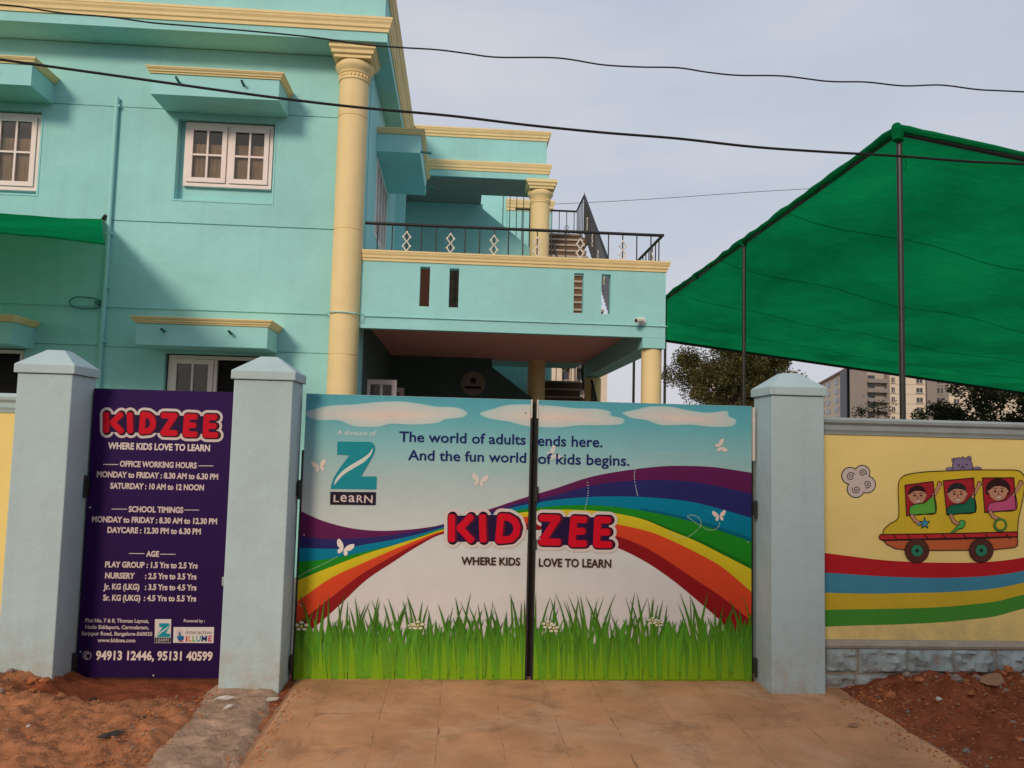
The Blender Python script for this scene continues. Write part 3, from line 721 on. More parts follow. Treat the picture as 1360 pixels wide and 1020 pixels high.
# stair flights
def flight(z0, name='staircase'):
    n = 15; mb = None; y0 = 6.95; dy = .226; dz = .172
    s_ = MB(); A = [(y0, z0-.05), (y0+n*dy, z0+n*dz-.14), (y0+n*dy, z0+n*dz-.30), (y0, z0-.22)]
    for xx in (1.66,):
        vs = [(1.64, *p) for p in A] + [(2.42, *p) for p in A]
        s_.add(vs, [(0,1,2,3), (7,6,5,4), (0,4,5,1), (1,5,6,2), (2,6,7,3), (3,7,4,0)])
    so = s_.build(name, 'brown_step', B)
    tm = MB().box(0, .80, 0, dy+.03, -.035, 0).mesh('tread', 'apt_trim'); rm = MB().box(.01, .79, .03, .05, -dz, -.036).mesh('riser', 'brown_step')
    for k in range(n):
        place('tread', tm, so, loc=(1.63, y0+k*dy, z0+(k+1)*dz)); place('riser', rm, so, loc=(1.63, y0+k*dy, z0+(k+1)*dz))
    yt = y0+n*dy; zt = z0+n*dz
    MB().box(1.5, 2.6, yt+.03, yt+1.2, zt-.14, zt).build('landing', 'brown_step', so)
    r_ = MB()
    X = 2.5
    r_.tube([(X, y0-.1, z0+.62), (X, y0-.1, z0+.98)], .03, 8)
    r_.tube([(X, y0-.1, z0+.95), (X, yt, zt+.90), (X, yt+1.15, zt+.90), (1.1, yt+1.15, zt+.90)], .024, 8)
    r_.tube([(1.6, y0-.1, z0+.2), (1.6, y0-.1, z0+.99)], .026, 8); r_.tube([(1.6, y0-.1, z0+.97), (1.6, y0+1.1, z0+1.8)], .02, 8)
    ro_ = r_.build('stair_railing', 'rail_metal', B, smooth=True)
    bm = bar_mesh(.86, .009)
    for k in range(n*1+1):
        for q in (0, .5):
            yy = y0+(k+q)*dy; zz = z0+(k+q)*dz
            if yy > yt: continue
            place('baluster', bm, ro_, loc=(X, yy, zz+.10))
            if k % 3 == 1 and q == 0:
                o = place('ornament', DM, ro_, loc=(X, yy, zz+.5)); o.rotation_euler.z = R(90)
    for k in range(1, 6): place('baluster', bm, ro_, loc=(X, yt+k*.2, zt+.02))
    for k in range(0, 8): place('baluster', bm, ro_, loc=(X-.05-k*.17, yt+1.15, zt+.02))
    for k in (1, 4): place('ornament', DM, ro_, loc=(X-.05-k*.17, yt+1.13, zt+.45))
flight(3.58); flight(.48)
pr = MB(); pr.tube([(2.56, 7.05, 4.05), (2.56, 7.05, 4.62)], .03, 8); pr.tube([(2.56, 7.05, 4.6), (2.56, 6.3, 4.1)], .022, 8); pr.build('newel_post', 'rail_metal', B, smooth=True)
# sloping stair soffit seen behind the porch
Q = [at(641, 273, 10.6), at(641, 277, 10.6), at(712, 336, 10.6)]
slope_wall([(.301, 3.5), (1.7, 3.5), (Q[2].x, Q[2].z), (Q[1].x, Q[1].z), (Q[0].x, 6.86), (.301, 6.86)], 10.6, 10.75, 'teal_paint', 'stair_wall')
sh = MB(); sh.box(.98, 2.05, 12.6, 13.4, 3.5, 7.38); sh.box(.2, .975, 12.75, 13.4, 3.5, 7.9); so_ = sh.build('stair_head_wall', 'teal_paint', B)
c = MB(); c.sweep([(.95, 12.6), (2.05, 12.6), (2.05, 13.4)], CORN(7.36, 7.62, .08)); c.box(.99, 2.04, 12.61, 13.3, 7.37, 7.61); c.build('cornice', 'cream_paint', so_)
for k in range(5): MB().tube([(.80+k*.15, 11.0, 5.6), (.80+k*.15, 11.0, 7.25)], .009, 6).build('grille_bar', 'rail_metal', B)
# drain pipe
dp = MB(); dp.tube([(-4.605, 4.36, -.05), (-4.605, 4.36, 6.13)], .028, 12)
for z in (1.2, 2.9, 3.6, 4.3, 6.0): dp.box(-4.65, -4.56, 4.34, 4.40, z, z+.025)
dp.build('drain_pipe', 'teal_trim', B, smooth=True)
hp = MB(); hp.tube(spline([(-4.64, 4.37, 3.42), (-4.72, 4.36, 3.46), (-4.95, 4.36, 3.47), (-5.03, 4.36, 3.40), (-4.95, 4.36, 3.33), (-4.72, 4.36, 3.33), (-4.64, 4.37, 3.38)], 5), .008, 6); hp.box(-4.71, -4.66, 4.34, 4.39, 3.38, 3.43)
hp.build('cable_loop', 'dark_teal', B)
struct_dummy = None
# security camera
cc = thing('security_camera', 'small white security camera under the balcony corner', 'camera', (2.34, 4.26, 3.40))
mb = MB(); mb.lathe(0, 0, [(.055, 0), (.055, .02), (.045, .03)], 20); o = mb.build('mount', 'white_plastic', cc, smooth=True, loc=(2.37, 4.298, 3.40)); o.rotation_euler.x = R(90)
mb = MB(); mb.tube([(2.37, 4.28, 3.40), (2.34, 4.22, 3.40)], .02, 10); mb.tube([(2.36, 4.225, 3.405), (2.26, 4.14, 3.385)], .034, 16); mb.build('housing', 'white_plastic', cc, smooth=True)
mb = MB(); mb.tube([(2.259, 4.139, 3.385), (2.255, 4.136, 3.384)], .024, 16); mb.build('lens', 'black_metal', cc)

# ------------------------------------------------------------------ compound wall, pillars
def pillar(x0, x1, label):
    t = thing('gate_pillar', label, 'pillar', ((x0+x1)/2, -.1, 0), 'blue grey gate pillars')
    y0, y1 = -.30, .055
    mb = MB(); mb.box(x0, x1, y0, y1, -.25, 2.137); mb.build('shaft', 'pillar_paint', t, bevel=.008)
    o = .018; a, b, c, d = x0-o, x1+o, y0-o, y1+o; cx, cy = (x0+x1)/2, (y0+y1)/2; h = .06; z0, z1, z2 = 2.139, 2.20, 2.315
    mb = MB(); mb.add([(a,c,z0),(b,c,z0),(b,d,z0),(a,d,z0),(a,c,z1),(b,c,z1),(b,d,z1),(a,d,z1),(cx-h,cy-h,z2),(cx+h,cy-h,z2),(cx+h,cy+h,z2),(cx-h,cy+h,z2)],
        [(3,2,1,0),(0,1,5,4),(1,2,6,5),(2,3,7,6),(3,0,4,7),(4,5,9,8),(5,6,10,9),(6,7,11,10),(7,4,8,11),(8,9,10,11)])
    mb.build('cap', 'pillar_paint', t, bevel=.005)
    return t
pillar(-3.06, -2.69, 'leftmost blue grey gate pillar beside the purple sign')
pillar(-1.595, -1.185, 'blue grey pillar between the purple sign and the rainbow gate')
pillar(2.275, 2.67, 'blue grey pillar between the rainbow gate and the yellow bus wall')
# right wall
WY = -.10
cw = thing('compound_wall', 'yellow compound wall with painted bus and stone plinth right of the gate', 'wall', (6, 0, 0))
MB().box(2.672, 12, WY, WY+.2, .33, 1.87).build('wall_panel', 'yellow_paint', cw)
c = MB(); c.sweep([(2.672, WY), (12, WY)], [(-.1, 1.865), (.01, 1.865), (.015, 1.885), (.03, 1.90), (.035, 1.935), (.06, 1.955), (.065, 1.975), (.055, 1.992), (-.1, 1.998)]); c.build('coping', 'coping_paint', cw, smooth=True)
MB().box(2.672, 12, WY-.035, WY+.2, -.3, .29).build('mortar_bed', 'mortar', cw)
lg = MB(); lg.sweep([(2.672, WY), (12, WY)], [(-.05, .28), (.05, .285), (.055, .305), (.02, .335), (-.05, .345)]); lg.build('plinth_ledge', 'mortar', cw)
def stone_block(x0, x1, z0, z1, seed):
    mb = MB(); nx = max(4, int((x1-x0)/.022)); nz = max(4, int((z1-z0)/.022)); r = random.Random(seed)
    g = .006; off = r.uniform(-.004, .006)
    for j in range(nz+1):
        for i in range(nx+1):
            u = i/nx; v = j/nz; e = min(u*(x1-x0), (1-u)*(x1-x0), v*(z1-z0), (1-v)*(z1-z0))
            X = x0+g+(x1-x0-2*g)*u; Z = z0+g+(z1-z0-2*g)*v
            dpt = (.022*min(1, e/.025)+off + .034*noise.fractal(Vector((X*11, seed*3.3, Z*11)), .6, 2.1, 5)*min(1, e/.02))
            ed = .004*noise.noise(Vector((X*20, seed, Z*20))) if e < 1e-6 else 0
            mb.v.append((X+ed, WY-.037-dpt, Z+ed))
    for j in range(nz):
        for i in range(nx):
            a = j*(nx+1)+i; mb.f.append([a, a+1, a+nx+2, a+nx+1]); mb.m.append(0)
    bx = MB(); 
    edge = [i for i in range(nx+1)] + [j*(nx+1)+nx for j in range(1, nz+1)] + [nz*(nx+1)+i for i in range(nx-1, -1, -1)] + [j*(nx+1) for j in range(nz-1, 0, -1)]
    b = len(mb.v)
    for k in edge: p = mb.v[k]; mb.v.append((p[0], WY-.02, p[2]))
    n_ = len(edge)
    for k in range(n_): mb.f.append([edge[k], b+k, b+(k+1) % n_, edge[(k+1) % n_]]); mb.m.append(0)
    mb.build('stone', 'stone_grey', cw, smooth=True)
xx = 2.675; k = 0
for w_ in (.065, .255, .375, .36, .335, .38, .33, .36, .31, .37, .34, .36):
    stone_block(xx, xx+w_, .100, .285, k); xx += w_; k += 1
xx = 2.675
for w_ in (.30, .36, .34, .32, .38, .33, .35, .33, .36, .36):
    stone_block(xx, xx+w_, -.10, .098, k); xx += w_; k += 1
# left wall
cl = thing('compound_wall', 'bright yellow compound wall with grey coping at the left edge', 'wall', (-5, 0, 0))
MB().box(-12, -3.062, WY, WY+.2, -.2, 1.87).build('wall_panel', 'yellow_paint', cl)
c = MB(); c.sweep([(-12, WY), (-3.062, WY)], [(-.1, 1.865), (.01, 1.865), (.015, 1.885), (.03, 1.90), (.035, 1.935), (.06, 1.955), (.065, 1.975), (.055, 2.0), (-.1, 2.008)]); c.build('coping', 'pillar_paint', cl, smooth=True)

# ------------------------------------------------------------------ wall painting (bus and stripes)
mu = Print(WY, lambda u, v: (1090+u/3.778, 580+v/3.778), .0006)
BLK = (.012, .010, .010)
def band(top, bot, col, lay):
    A = spline([(*p, 0) for p in top], 6); Bq = spline([(*p, 0) for p in bot], 6)
    mu.strip([(p.x, p.y) for p in A], [(p.x, p.y) for p in Bq], col, col, lay)
T0 = [(20,583),(150,600),(300,618),(450,628),(600,632),(750,632),(880,625),(1020,605),(1300,545),(1900,400)]
T1 = [(20,682),(150,690),(300,700),(450,706),(600,708),(750,704),(880,694),(1020,672),(1300,610),(1900,460)]
T2 = [(20,782),(150,786),(300,787),(450,784),(600,781),(750,773),(880,760),(1020,732),(1300,670),(1900,520)]
T3 = [(20,869),(150,866),(300,864),(450,861),(600,855),(750,842),(880,826),(1020,792),(1300,730),(1900,580)]
T4 = [(20,953),(150,948),(300,944),(450,939),(600,931),(750,917),(880,900),(1020,862),(1300,800),(1900,650)]
RED, BLU, YEL, GRN = (.50,.012,.02), (.06,.27,.40), (.66,.46,.03), (.065,.30,.035)
band(T0, T1, RED, 1); band(T1, T2, BLU, 1); band(T2, T3, YEL, 1); band(T3, T4, GRN, 1)
mu.cut('painted_stripes', 'wall_painting', cw)
# cloud of four spirals
for (u, v, r) in ((147,196,42), (208,182,38), (232,240,42), (176,262,43)): mu.disc(u, v, r+3, BLK, 1, 28)
for (u, v, r) in ((147,196,40), (208,182,36), (232,240,40), (176,262,41), (190,222,30)): mu.disc(u, v, r, (.66,.55,.52), 2, 28)
for (u, v, r, ph) in ((150,200,22,0), (210,182,20,1), (232,238,20,2.5), (178,264,21,4)):
    mu.line([(u+(r*k/22)*math.cos(ph+k*.55), v+(r*k/22)*math.sin(ph+k*.55)) for k in range(2, 23)], 4.2, BLK, 3, n=2)
mu.cut('painted_cloud', 'wall_painting', cw)
# bus
body = [(310,490),(315,465),(345,437),(383,412),(390,370),(386,260),(395,215),(430,190),(520,176),(650,170),(760,166),(900,166),(980,168),(1010,185),(1022,215),(1018,270),(1008,330),(990,410),(985,480)]
mu.poly(body, (.70,.50,.03), 4); mu.line(body, 4.2, BLK, 12)
skirt = [(310,517),(985,500),(985,545),(970,555),(880,565),(860,568),(560,570),(430,568),(370,560),(330,540)]
mu.poly(skirt, (.58,.13,.045), 4); mu.stroke(skirt+[skirt[0]], 4.2, BLK, 12)
bump = [(296,490),(720,483),(985,476),(985,502),(720,512),(310,520),(294,514),(290,500)]
mu.poly(bump, (.55,.025,.03), 5); mu.stroke(bump+[bump[0]], 4.2, BLK, 12)
for u in (370, 440, 530, 620, 725, 835, 940): mu.line([(u-12, 488), (u+10, 514)], 4.2, BLK, 12)
for (u, v) in ((480,571), (802,570)):
    mu.disc(u, v, 62, BLK, 13, 36); mu.disc(u, v, 59, (.10,.028,.02), 14, 36); mu.disc(u, v, 31, BLK, 15, 28); mu.disc(u, v, 29, (.03,.22,.13), 16, 28); mu.disc(u, v, 9, BLK, 17, 14)
SK = (.56,.27,.17)
def kid(win, hx, hy, hr, hair, shirt, arm, hand, curly=False, hairc=BLK):
    mu.poly(win, (.42,.015,.03), 5); mu.stroke(win+[win[0]], 4.2, BLK, 12)
    u0 = win[3][0]; 
    mu.smooth(shirt, S(*hair) if False else shirtc[0], 6); mu.line(shirt, 3.5, BLK, 11, closed=True)
    mu.stroke(arm[0], 20, BLK, 7); mu.stroke(arm[0], 16, SK, 8); mu.stroke(arm[1], 20, BLK, 13); mu.stroke(arm[1], 15, SK, 14)
    mu.disc(arm[0][-1][0], arm[0][-1][1]-6, 11, SK, 9, 12, 15); mu.line([(arm[0][-1][0]-11, arm[0][-1][1]-2), (arm[0][-1][0]-7, arm[0][-1][1]-20), (arm[0][-1][0]+2, arm[0][-1][1]-24), (arm[0][-1][0]+11, arm[0][-1][1]-16), (arm[0][-1][0]+12, arm[0][-1][1]-2)], 3.5, BLK, 10)
    mu.disc(hx+2, hy+hr*.12, hr+2.5, BLK, 7, 30, hr*1.02+2); 
    for e in (-1, 1): mu.disc(hx+e*hr*.98, hy+hr*.12, 9, BLK, 7, 12); mu.disc(hx+e*hr*.98, hy+hr*.12, 7, SK, 8, 12)
    if curly:
        for k in range(15):
            a = R(165+k*210/14); mu.disc(hx+math.cos(a)*hr*1.05, hy-2+math.sin(a)*hr*.95, 15, hairc, 7, 12)
    mu.disc(hx, hy+hr*.12, hr, SK, 9, 30, hr*1.02)
    top_ = [(hx-hr*1.04, hy+2), (hx-hr*.98, hy-hr*.55), (hx-hr*.5, hy-hr*1.0), (hx+hr*.15, hy-hr*1.1), (hx+hr*.75, hy-hr*.85), (hx+hr*1.05, hy-hr*.1), (hx+hr*.8, hy-hr*.28), (hx+hr*.3, hy-hr*.42), (hx-hr*.3, hy-hr*.42), (hx-hr*.7, hy-hr*.2)]
    mu.smooth(top_, hairc, 10)
    for e in (-1, 1):
        mu.disc(hx+e*hr*.38+2, hy+hr*.12, 7.5, (.10,.03,.01), 11, 10, 4.5); mu.disc(hx+e*hr*.38+2, hy+hr*.13, 4.2, BLK, 12, 8)
        mu.line([(hx+e*hr*.38-7, hy-hr*.12), (hx+e*hr*.38+2, hy-hr*.20), (hx+e*hr*.38+10, hy-hr*.12)], 3.1, BLK, 12)
    mu.line([(hx+3, hy+hr*.1), (hx-1, hy+hr*.42), (hx+5, hy+hr*.45)], 2.8, BLK, 12)
    mu.smooth([(hx-10, hy+hr*.62), (hx+2, hy+hr*.68), (hx+14, hy+hr*.60), (hx+8, hy+hr*.84), (hx-2, hy+hr*.86)], (.70,.62,.55), 12, 3)
    mu.line([(hx-11, hy+hr*.60), (hx+2, hy+hr*.67), (hx+15, hy+hr*.58)], 2, (.35,.02,.02), 13)
shirtc = [(.12,.42,.05)]
kid([(420,242),(562,224),(575,383),(428,396)], 483, 290, 42, None, [(447,390),(447,352),(480,336),(520,330),(558,296),(572,310),(574,382),(500,388)], ([(562,300),(580,270),(593,248)], [(455,395),(470,420),(497,436)]), None, hairc=(.035,.008,.006))
shirtc = [(.01,.15,.075)]
kid([(612,220),(765,206),(774,378),(630,392)], 683, 282, 46, None, [(634,388),(640,350),(680,338),(720,332),(757,290),(770,305),(774,376),(700,386)], ([(762,300),(778,268),(792,248)], [(650,395),(665,425),(695,442)]), None, hairc=(.02,.02,.022))
shirtc = [(.55,.09,.22)]
kid([(808,206),(966,205),(978,366),(820,380)], 888, 268, 46, None, [(838,376),(842,338),(880,326),(925,318),(962,282),(976,298),(978,364),(900,374)], ([(968,290),(984,262),(1000,242)], [(848,378),(862,400),(888,412)]), None, curly=True, hairc=(.03,.008,.008))
# star, parrot, ring
st_ = [(518+(27 if i % 2 == 0 else 11)*math.cos(R(-90+i*36)), 434+(30 if i % 2 == 0 else 12)*math.sin(R(-90+i*36))) for i in range(10)]
mu.poly(st_, (.05,.33,.50), 16); mu.stroke(st_+[st_[0]], 3.5, BLK, 17); mu.poly([(500,425),(474,445),(498,442)], (.05,.33,.50), 16)
mu.smooth([(706,418),(720,424),(722,436),(708,458),(690,462),(655,484),(648,482),(672,458),(690,436),(694,422)], (.08,.42,.10), 16); mu.line([(706,418),(720,424),(722,436),(708,458),(690,462),(655,484),(648,482),(672,458),(690,436),(694,422)], 3.1, BLK, 17, closed=True); mu.disc(710, 428, 2.4, BLK, 18, 8)
mu.disc(897, 442, 34, BLK, 16, 30); mu.disc(897, 442, 31, (.06,.30,.07), 17, 30); mu.disc(897, 442, 24, BLK, 18, 26); mu.disc(897, 442, 22, (.70,.50,.03), 19, 26)
mu.cut('painted_bus', 'wall_painting', cw)
# cat looking over the roof
PUR = (.24,.17,.30)
for (u, v, r) in ((668,118,11), (744,110,12), (650,162,22), (785,160,22)): mu.disc(u, v, r+2, BLK, 1, 18, (r+2)*(.45 if r > 20 else 1)); mu.disc(u, v, r, PUR, 2, 18, r*(.45 if r > 20 else 1))
ct = [(664,166),(660,140),(668,115),(688,104),(705,108),(712,98),(720,108),(740,106),(756,125),(762,148),(758,166)]
mu.poly(ct, PUR, 2); mu.stroke(ct, 3.5, BLK, 3); mu.disc(692, 143, 5, BLK, 3, 8); mu.disc(731, 140, 5, BLK, 3, 8); mu.disc(712, 150, 5, BLK, 3, 8, 3.5); mu.line([(698,160),(712,153),(726,160)], 2.8, BLK, 3)
mu.cut('painted_cat', 'wall_painting', cw)

# ------------------------------------------------------------------ rainbow gate
SEAM_L, SEAM_R = .528, .588
def catx(tab, x):
    """smooth value of a table of (x, y) at x"""
    for i in range(len(tab)-1):
        if x <= tab[i+1][0] or i == len(tab)-2:
            p0 = tab[max(i-1, 0)]; p1 = tab[i]; p2 = tab[i+1]; p3 = tab[min(i+2, len(tab)-1)]
            t = (x-p1[0])/(p2[0]-p1[0]); t = max(0, min(1, t))
            m1 = (p2[1]-p0[1])/(p2[0]-p0[0])*(p2[0]-p1[0]); m2 = (p3[1]-p1[1])/(p3[0]-p1[0])*(p2[0]-p1[0])
            return (2*t**3-3*t*t+1)*p1[1]+(t**3-2*t*t+t)*m1+(-2*t**3+3*t*t)*p2[1]+(t**3-t*t)*m2
BO = [
 [(385,671),(397,677.5),(427,691),(462,700.6),(498,704.8),(533,704),(563,701),(587,696.6),(655,674.7),(690,663),(737,648.8),(784,633.5),(831,624.8),(878,619.4),(913,618.7),(949,620.6),(1006,629)],
 [(385,710),(395,712),(438,716),(474,715),(521,710.6),(587,697.6),(655,678.5),(690,668),(737,658),(784,645),(831,639),(878,637.5),(925,640.6),(1006,657)],
 [(385,727),(450,728.7),(486,723),(521,717),(556,709.4),(587,700.5),(655,682),(690,672),(737,664),(784,660),(831,659.4),(878,661.8),(925,668),(1006,690)],
 [(385,746.5),(427,743.5),(462,737.6),(498,729.4),(533,721),(587,702),(655,685),(690,677),(737,672),(784,670.7),(831,674.7),(878,683),(925,694.7),(1006,722)],
 [(385,774),(397,770),(439,753),(486,735.3),(521,724.7),(556,714),(587,703.5),(655,688),(690,681),(737,677),(784,678),(818,681.8),(855,690),(885,702.4),(925,718.8),(960,736.5),(1006,760)],
 [(385,804),(397,797),(439,768),(486,746),(521,730.6),(556,716.5),(587,705.5),(655,692),(690,687),(737,685),(784,690),(818,696),(855,704),(878,711.8),(925,734),(960,754),(1006,793)],
 [(385,836),(415,813),(439,794),(479,763.5),(521,739),(556,720.5),(587,707),(655,698),(690,695),(737,697),(784,703),(819,711.8),(855,726),(890,747),(925,770.6),(960,794),(1006,832)],
 [(385,858),(419,831.8),(451,803.5),(486,770.6),(521,747),(556,724.7),(587,709.5),(655,703),(690,703),(737,706),(784,715),(819,727),(855,744.7),(890,768),(925,796.5),(960,828),(1006,882)]]
RC = [(.115,.012,.085), (.022,.022,.135), (.0,.20,.34), (.012,.24,.015), (.62,.50,.02), (.62,.06,.02), (.25,.008,.012)]
K = [[(150,182),(150,335)], [(276,184),(205,258),(280,338)]]
I_ = [[(355,182),(360,337)]]
D_ = [[(478,182),(464,340)], [(478,182),(530,186),(572,212),(588,255),(578,300),(545,332),(464,340)]]
Z_ = [[(750,190),(856,192),(752,350),(862,352)]]
E1 = [[(966,198),(953,360)], [(966,198),(1038,202)], [(960,279),(1026,279)], [(953,362),(1036,362)]]
E2 = [[(1126,202),(1118,366)], [(1126,202),(1198,204)], [(1122,285),(1192,285)], [(1118,368),(1204,368)]]
def wordmark(pr, f, letters, fill, lay, sc):
    """puffy red capitals with dark shade and a white rim; f maps design units to print units"""
    for (w, dx, col, l) in ((112, 6, (.62,.54,.52), 0), (70, 7, (.008,.003,.014), 1), (52, 12, (.10,.005,.025), 3), (47, 0, (.58,.004,.020), 4)):
        if l == 1: pr.poly([f(*p) for p in fill], (.018,.006,.045), lay+1.5)
        for L in letters:
            for s in L: pr.stroke([f(u+dx, v) for (u, v) in s], w*sc, col, lay+l, 'soft' if l > 2 else True)
KFILL = [(150,175),(350,172),(480,168),(590,200),(600,250),(590,310),(540,345),(360,350),(150,350)]
ZFILL = [(750,180),(1130,186),(1200,195),(1205,370),(950,375),(750,362)]
def butterfly(pr, u, v, s, ang, lay, col=(.74,.62,.58)):
    def T(p): a = R(ang); return (u+s*(p[0]*math.cos(a)-p[1]*math.sin(a)), v+s*(p[0]*math.sin(a)+p[1]*math.cos(a)))
    for e in (-1, 1):
        pr.smooth([T((e*p[0], p[1])) for p in ((.05,.1),(.3,-.45),(.85,-.8),(1.0,-.5),(.75,.0),(.45,.15),(.6,.45),(.4,.75),(.15,.55))], col, lay, 4)
def flower(pr, u, v, s, lay):
    for k in range(5):
        a = R(k*72-90); pr.disc(u+s*.55*math.cos(a), v+s*.42*math.sin(a), s*.27, (.62,.60,.45), lay+k*.5, 10, s*.17)
    pr.disc(u, v, s*.17, (.62,.52,.20), lay+(4 if lay > 100 else 1), 8)
def zlogo(pr, f, lay, white=True):
    TE = (.012,.26,.32)
    pr.poly([f(*p) for p in ((290,325),(470,326),(488,332),(500,348),(503,368),(498,388),(488,410),(425,521),(512,522),(510,595),(252,592),(254,572),(268,530),(300,478),(358,402),(288,398))], TE, lay)
    pr.smooth([f(*p) for p in ((489,362),(478,400),(440,440),(390,470),(330,508),(290,548),(273,570),(282,535),(320,490),(370,455),(430,420),(470,390))], (.62,.66,.62), lay+1, 4)
def gate_leaf(x0, x1, left):
    t = thing('gate_leaf', ('left' if left else 'right')+(' leaf of the rainbow printed gate, with turquoise letter emblem and slogan start' if left else ' leaf of the rainbow printed gate, beside the yellow wall pillar'), 'gate', ((x0+x1)/2, 0, 0), 'leaves of the rainbow gate')
    z0, z1 = .0, 2.068
    sh = MB(); sh.box(x0, x1, .001, .006, z0, z1); sh.build('panel', 'white_metal', t)
    fr = MB()
    fr.box(x0, x0+.04, .007, .045, z0+.01, z1-.01); fr.box(x1-.04, x1, .007, .045, z0+.01, z1-.01)
    fr.box(x0+.04, x1-.04, .007, .045, z0+.01, z0+.05); fr.box(x0+.04, x1-.04, .007, .045, z1-.05, z1-.01); fr.box(x0+.04, x1-.04, .007, .045, 1.0, 1.04)
    e = x1 if left else x0-.014
    fr.box(e+.001, e+.013, -.008, .05, z0-.012, z1-.14)
    e2 = x0-.014 if left else x1
    fr.box(e2+.001, e2+.012, -.008, .05, z0-.015, z1-.42)
    if not left: fr.box(.520, .600, .050, .056, z0+.01, z1-.01)
    fr.build('frame', 'black_metal', t)
    tp = MB()
    tp.box(e+.002, e+.013, -.010, .03, z1-.139, z1+.002)
    if not left: tp.box(e2+.004, e2+.022, -.02, .02, z1-.42, z1-.01)
    tp.build('edge_strip', 'white_tape', t, bevel=.002)
    for z in ((1.36, .11) if left else (1.28, .11)):
        hx = x0-.03 if left else x1+.003
        h = MB(); h.box(hx, hx+.03, -.03, .04, z-.045, z+.06); h.tube([(hx+.015, -.035, z-.07), (hx+.015, -.035, z+.07)], .012, 8); h.build('hinge', 'black_metal', t, bevel=.003)
    if left:
        b = MB(); b.tube([(.46, .02, -.03), (.46, .02, .4)], .009, 8); b.build('drop_bolt', 'black_metal', t)
    else:
        b = MB(); b.box(x0-.018, x0+.008, -.024, -.012, 1.30, 1.42); b.build('latch', 'black_metal', t, bevel=.003); MB().tube([(x0-.008, -.022, .96), (x0-.008, -.022, 1.03)], .012, 8).build('bolt', 'black_metal', t)
    for (sx_, sz_) in ((x0+.03, .03), ((x0+x1)/2, .025), (x1-.03, .03), (x0+.03, 1.03), (x1-.03, 1.03), ((x0*.3+x1*.7), .025), (x0+.03, 2.03), (x1-.04, 1.97)):
        MB().tube([(sx_, -.009, sz_), (sx_, .001, sz_)], .0055, 8).build('rivet', 'stone_grey', t)
    # printed picture
    g = Print(0.0, None, .0007); g.clip = (x0+.001, x1-.001)
    ramp = [(520,(.085,.36,.45)),(560,(.13,.42,.49)),(600,(.26,.50,.53)),(650,(.44,.54,.545)),(720,(.59,.615,.62)),(790,(.62,.605,.61)),(850,(.61,.585,.59)),(910,(.59,.55,.55))]
    zz = [at(700, y, 0).z for y, _ in ramp]; zz[0] = z1-.001; zz[-1] = z0+.001
    for i in range(len(ramp)-1):
        g.raw([(x0+.001, zz[i]), (x1-.001, zz[i]), (x1-.001, zz[i+1]), (x0+.001, zz[i+1])], [ramp[i][1]]*2+[ramp[i+1][1]]*2, [(0,1,2),(0,2,3)], 0)
    g.build('sky_print', 'vinyl_print', t)
    # clouds: pale in the middle, thinning outwards
    g = Print(0.0, None, .0007); g.clip = (x0+.001, x1-.001)
    CL = [[(404,549),(425,541),(445,538),(470,537),(500,534),(530,533),(558,536),(580,540),(605,541),(620,547),(616,554),(592,557),(580,562),(548,564),(520,563),(500,567),(470,566),(448,558),(420,558)],
          [(637,549),(655,543),(672,538),(700,537),(735,539),(765,542),(795,543),(811,547),(812,552),(828,556),(826,563),(800,565),(770,565),(740,568),(700,566),(675,560),(650,556)],
          [(827,548),(845,544),(862,540),(890,540),(915,545),(940,548),(965,546),(968,553),(978,558),(972,566),(945,567),(915,564),(880,565),(858,558),(838,555)]]
    if (left):
        CLs = CL[:2]
    else:
        CLs = CL[1:]
    for C_ in CLs:
        cu, cv = sum(p[0] for p in C_)/len(C_), sum(p[1] for p in C_)/len(C_)+3
        P_ = [Vector((*p, 0)) for p in C_]; n_ = len(P_); o_ = []
        for i in range(n_):
            a, b, c2, d2 = P_[i-1], P_[i], P_[(i+1) % n_], P_[(i+2) % n_]
            for kk in range(4):
                q = kk/4; w = .5*((2*b)+(c2-a)*q+(2*a-5*b+4*c2-d2)*q*q+(-a+3*b-3*c2+d2)*q**3); o_.append((w.x, w.y))
        rings = [(1.0, (.33,.56,.58)), (.90, (.50,.60,.59)), (.55, (.58,.60,.58)), (.15, (.70,.60,.56)), (0.01, (.72,.60,.55))]
        for (ra, ca), (rb, cb) in zip(rings, rings[1:]):
            A = [(cu+(p[0]-cu)*(ra if ra == 1 else ra), cv+(p[1]-cv)*ra) for p in o_]+[(cu+(o_[0][0]-cu)*ra, cv+(o_[0][1]-cv)*ra)]
            Bq = [(cu+(p[0]-cu)*(rb*.9+.1*(rb > .05)*ra), cv+(p[1]-cv)*rb) for p in o_]; Bq.append(Bq[0])
            # keep ring seams identical
            if rb != rings[-1][0]: pass
            A = [(cu+(p[0]-cu)*ra**.7, cv+(p[1]-cv)*ra) for p in o_+[o_[0]]]; Bq = [(cu+(p[0]-cu)*rb**.7, cv+(p[1]-cv)*rb) for p in o_+[o_[0]]]
            g.strip(A, Bq, ca, cb, 1)
        g.cut('cloud_print', 'vinyl_print', t)
    g = Print(0.0, None, .0007); g.clip = (x0+.001, x1-.001)
    px0, px1 = (386, 706) if left else (704, 1006)
    n = 70
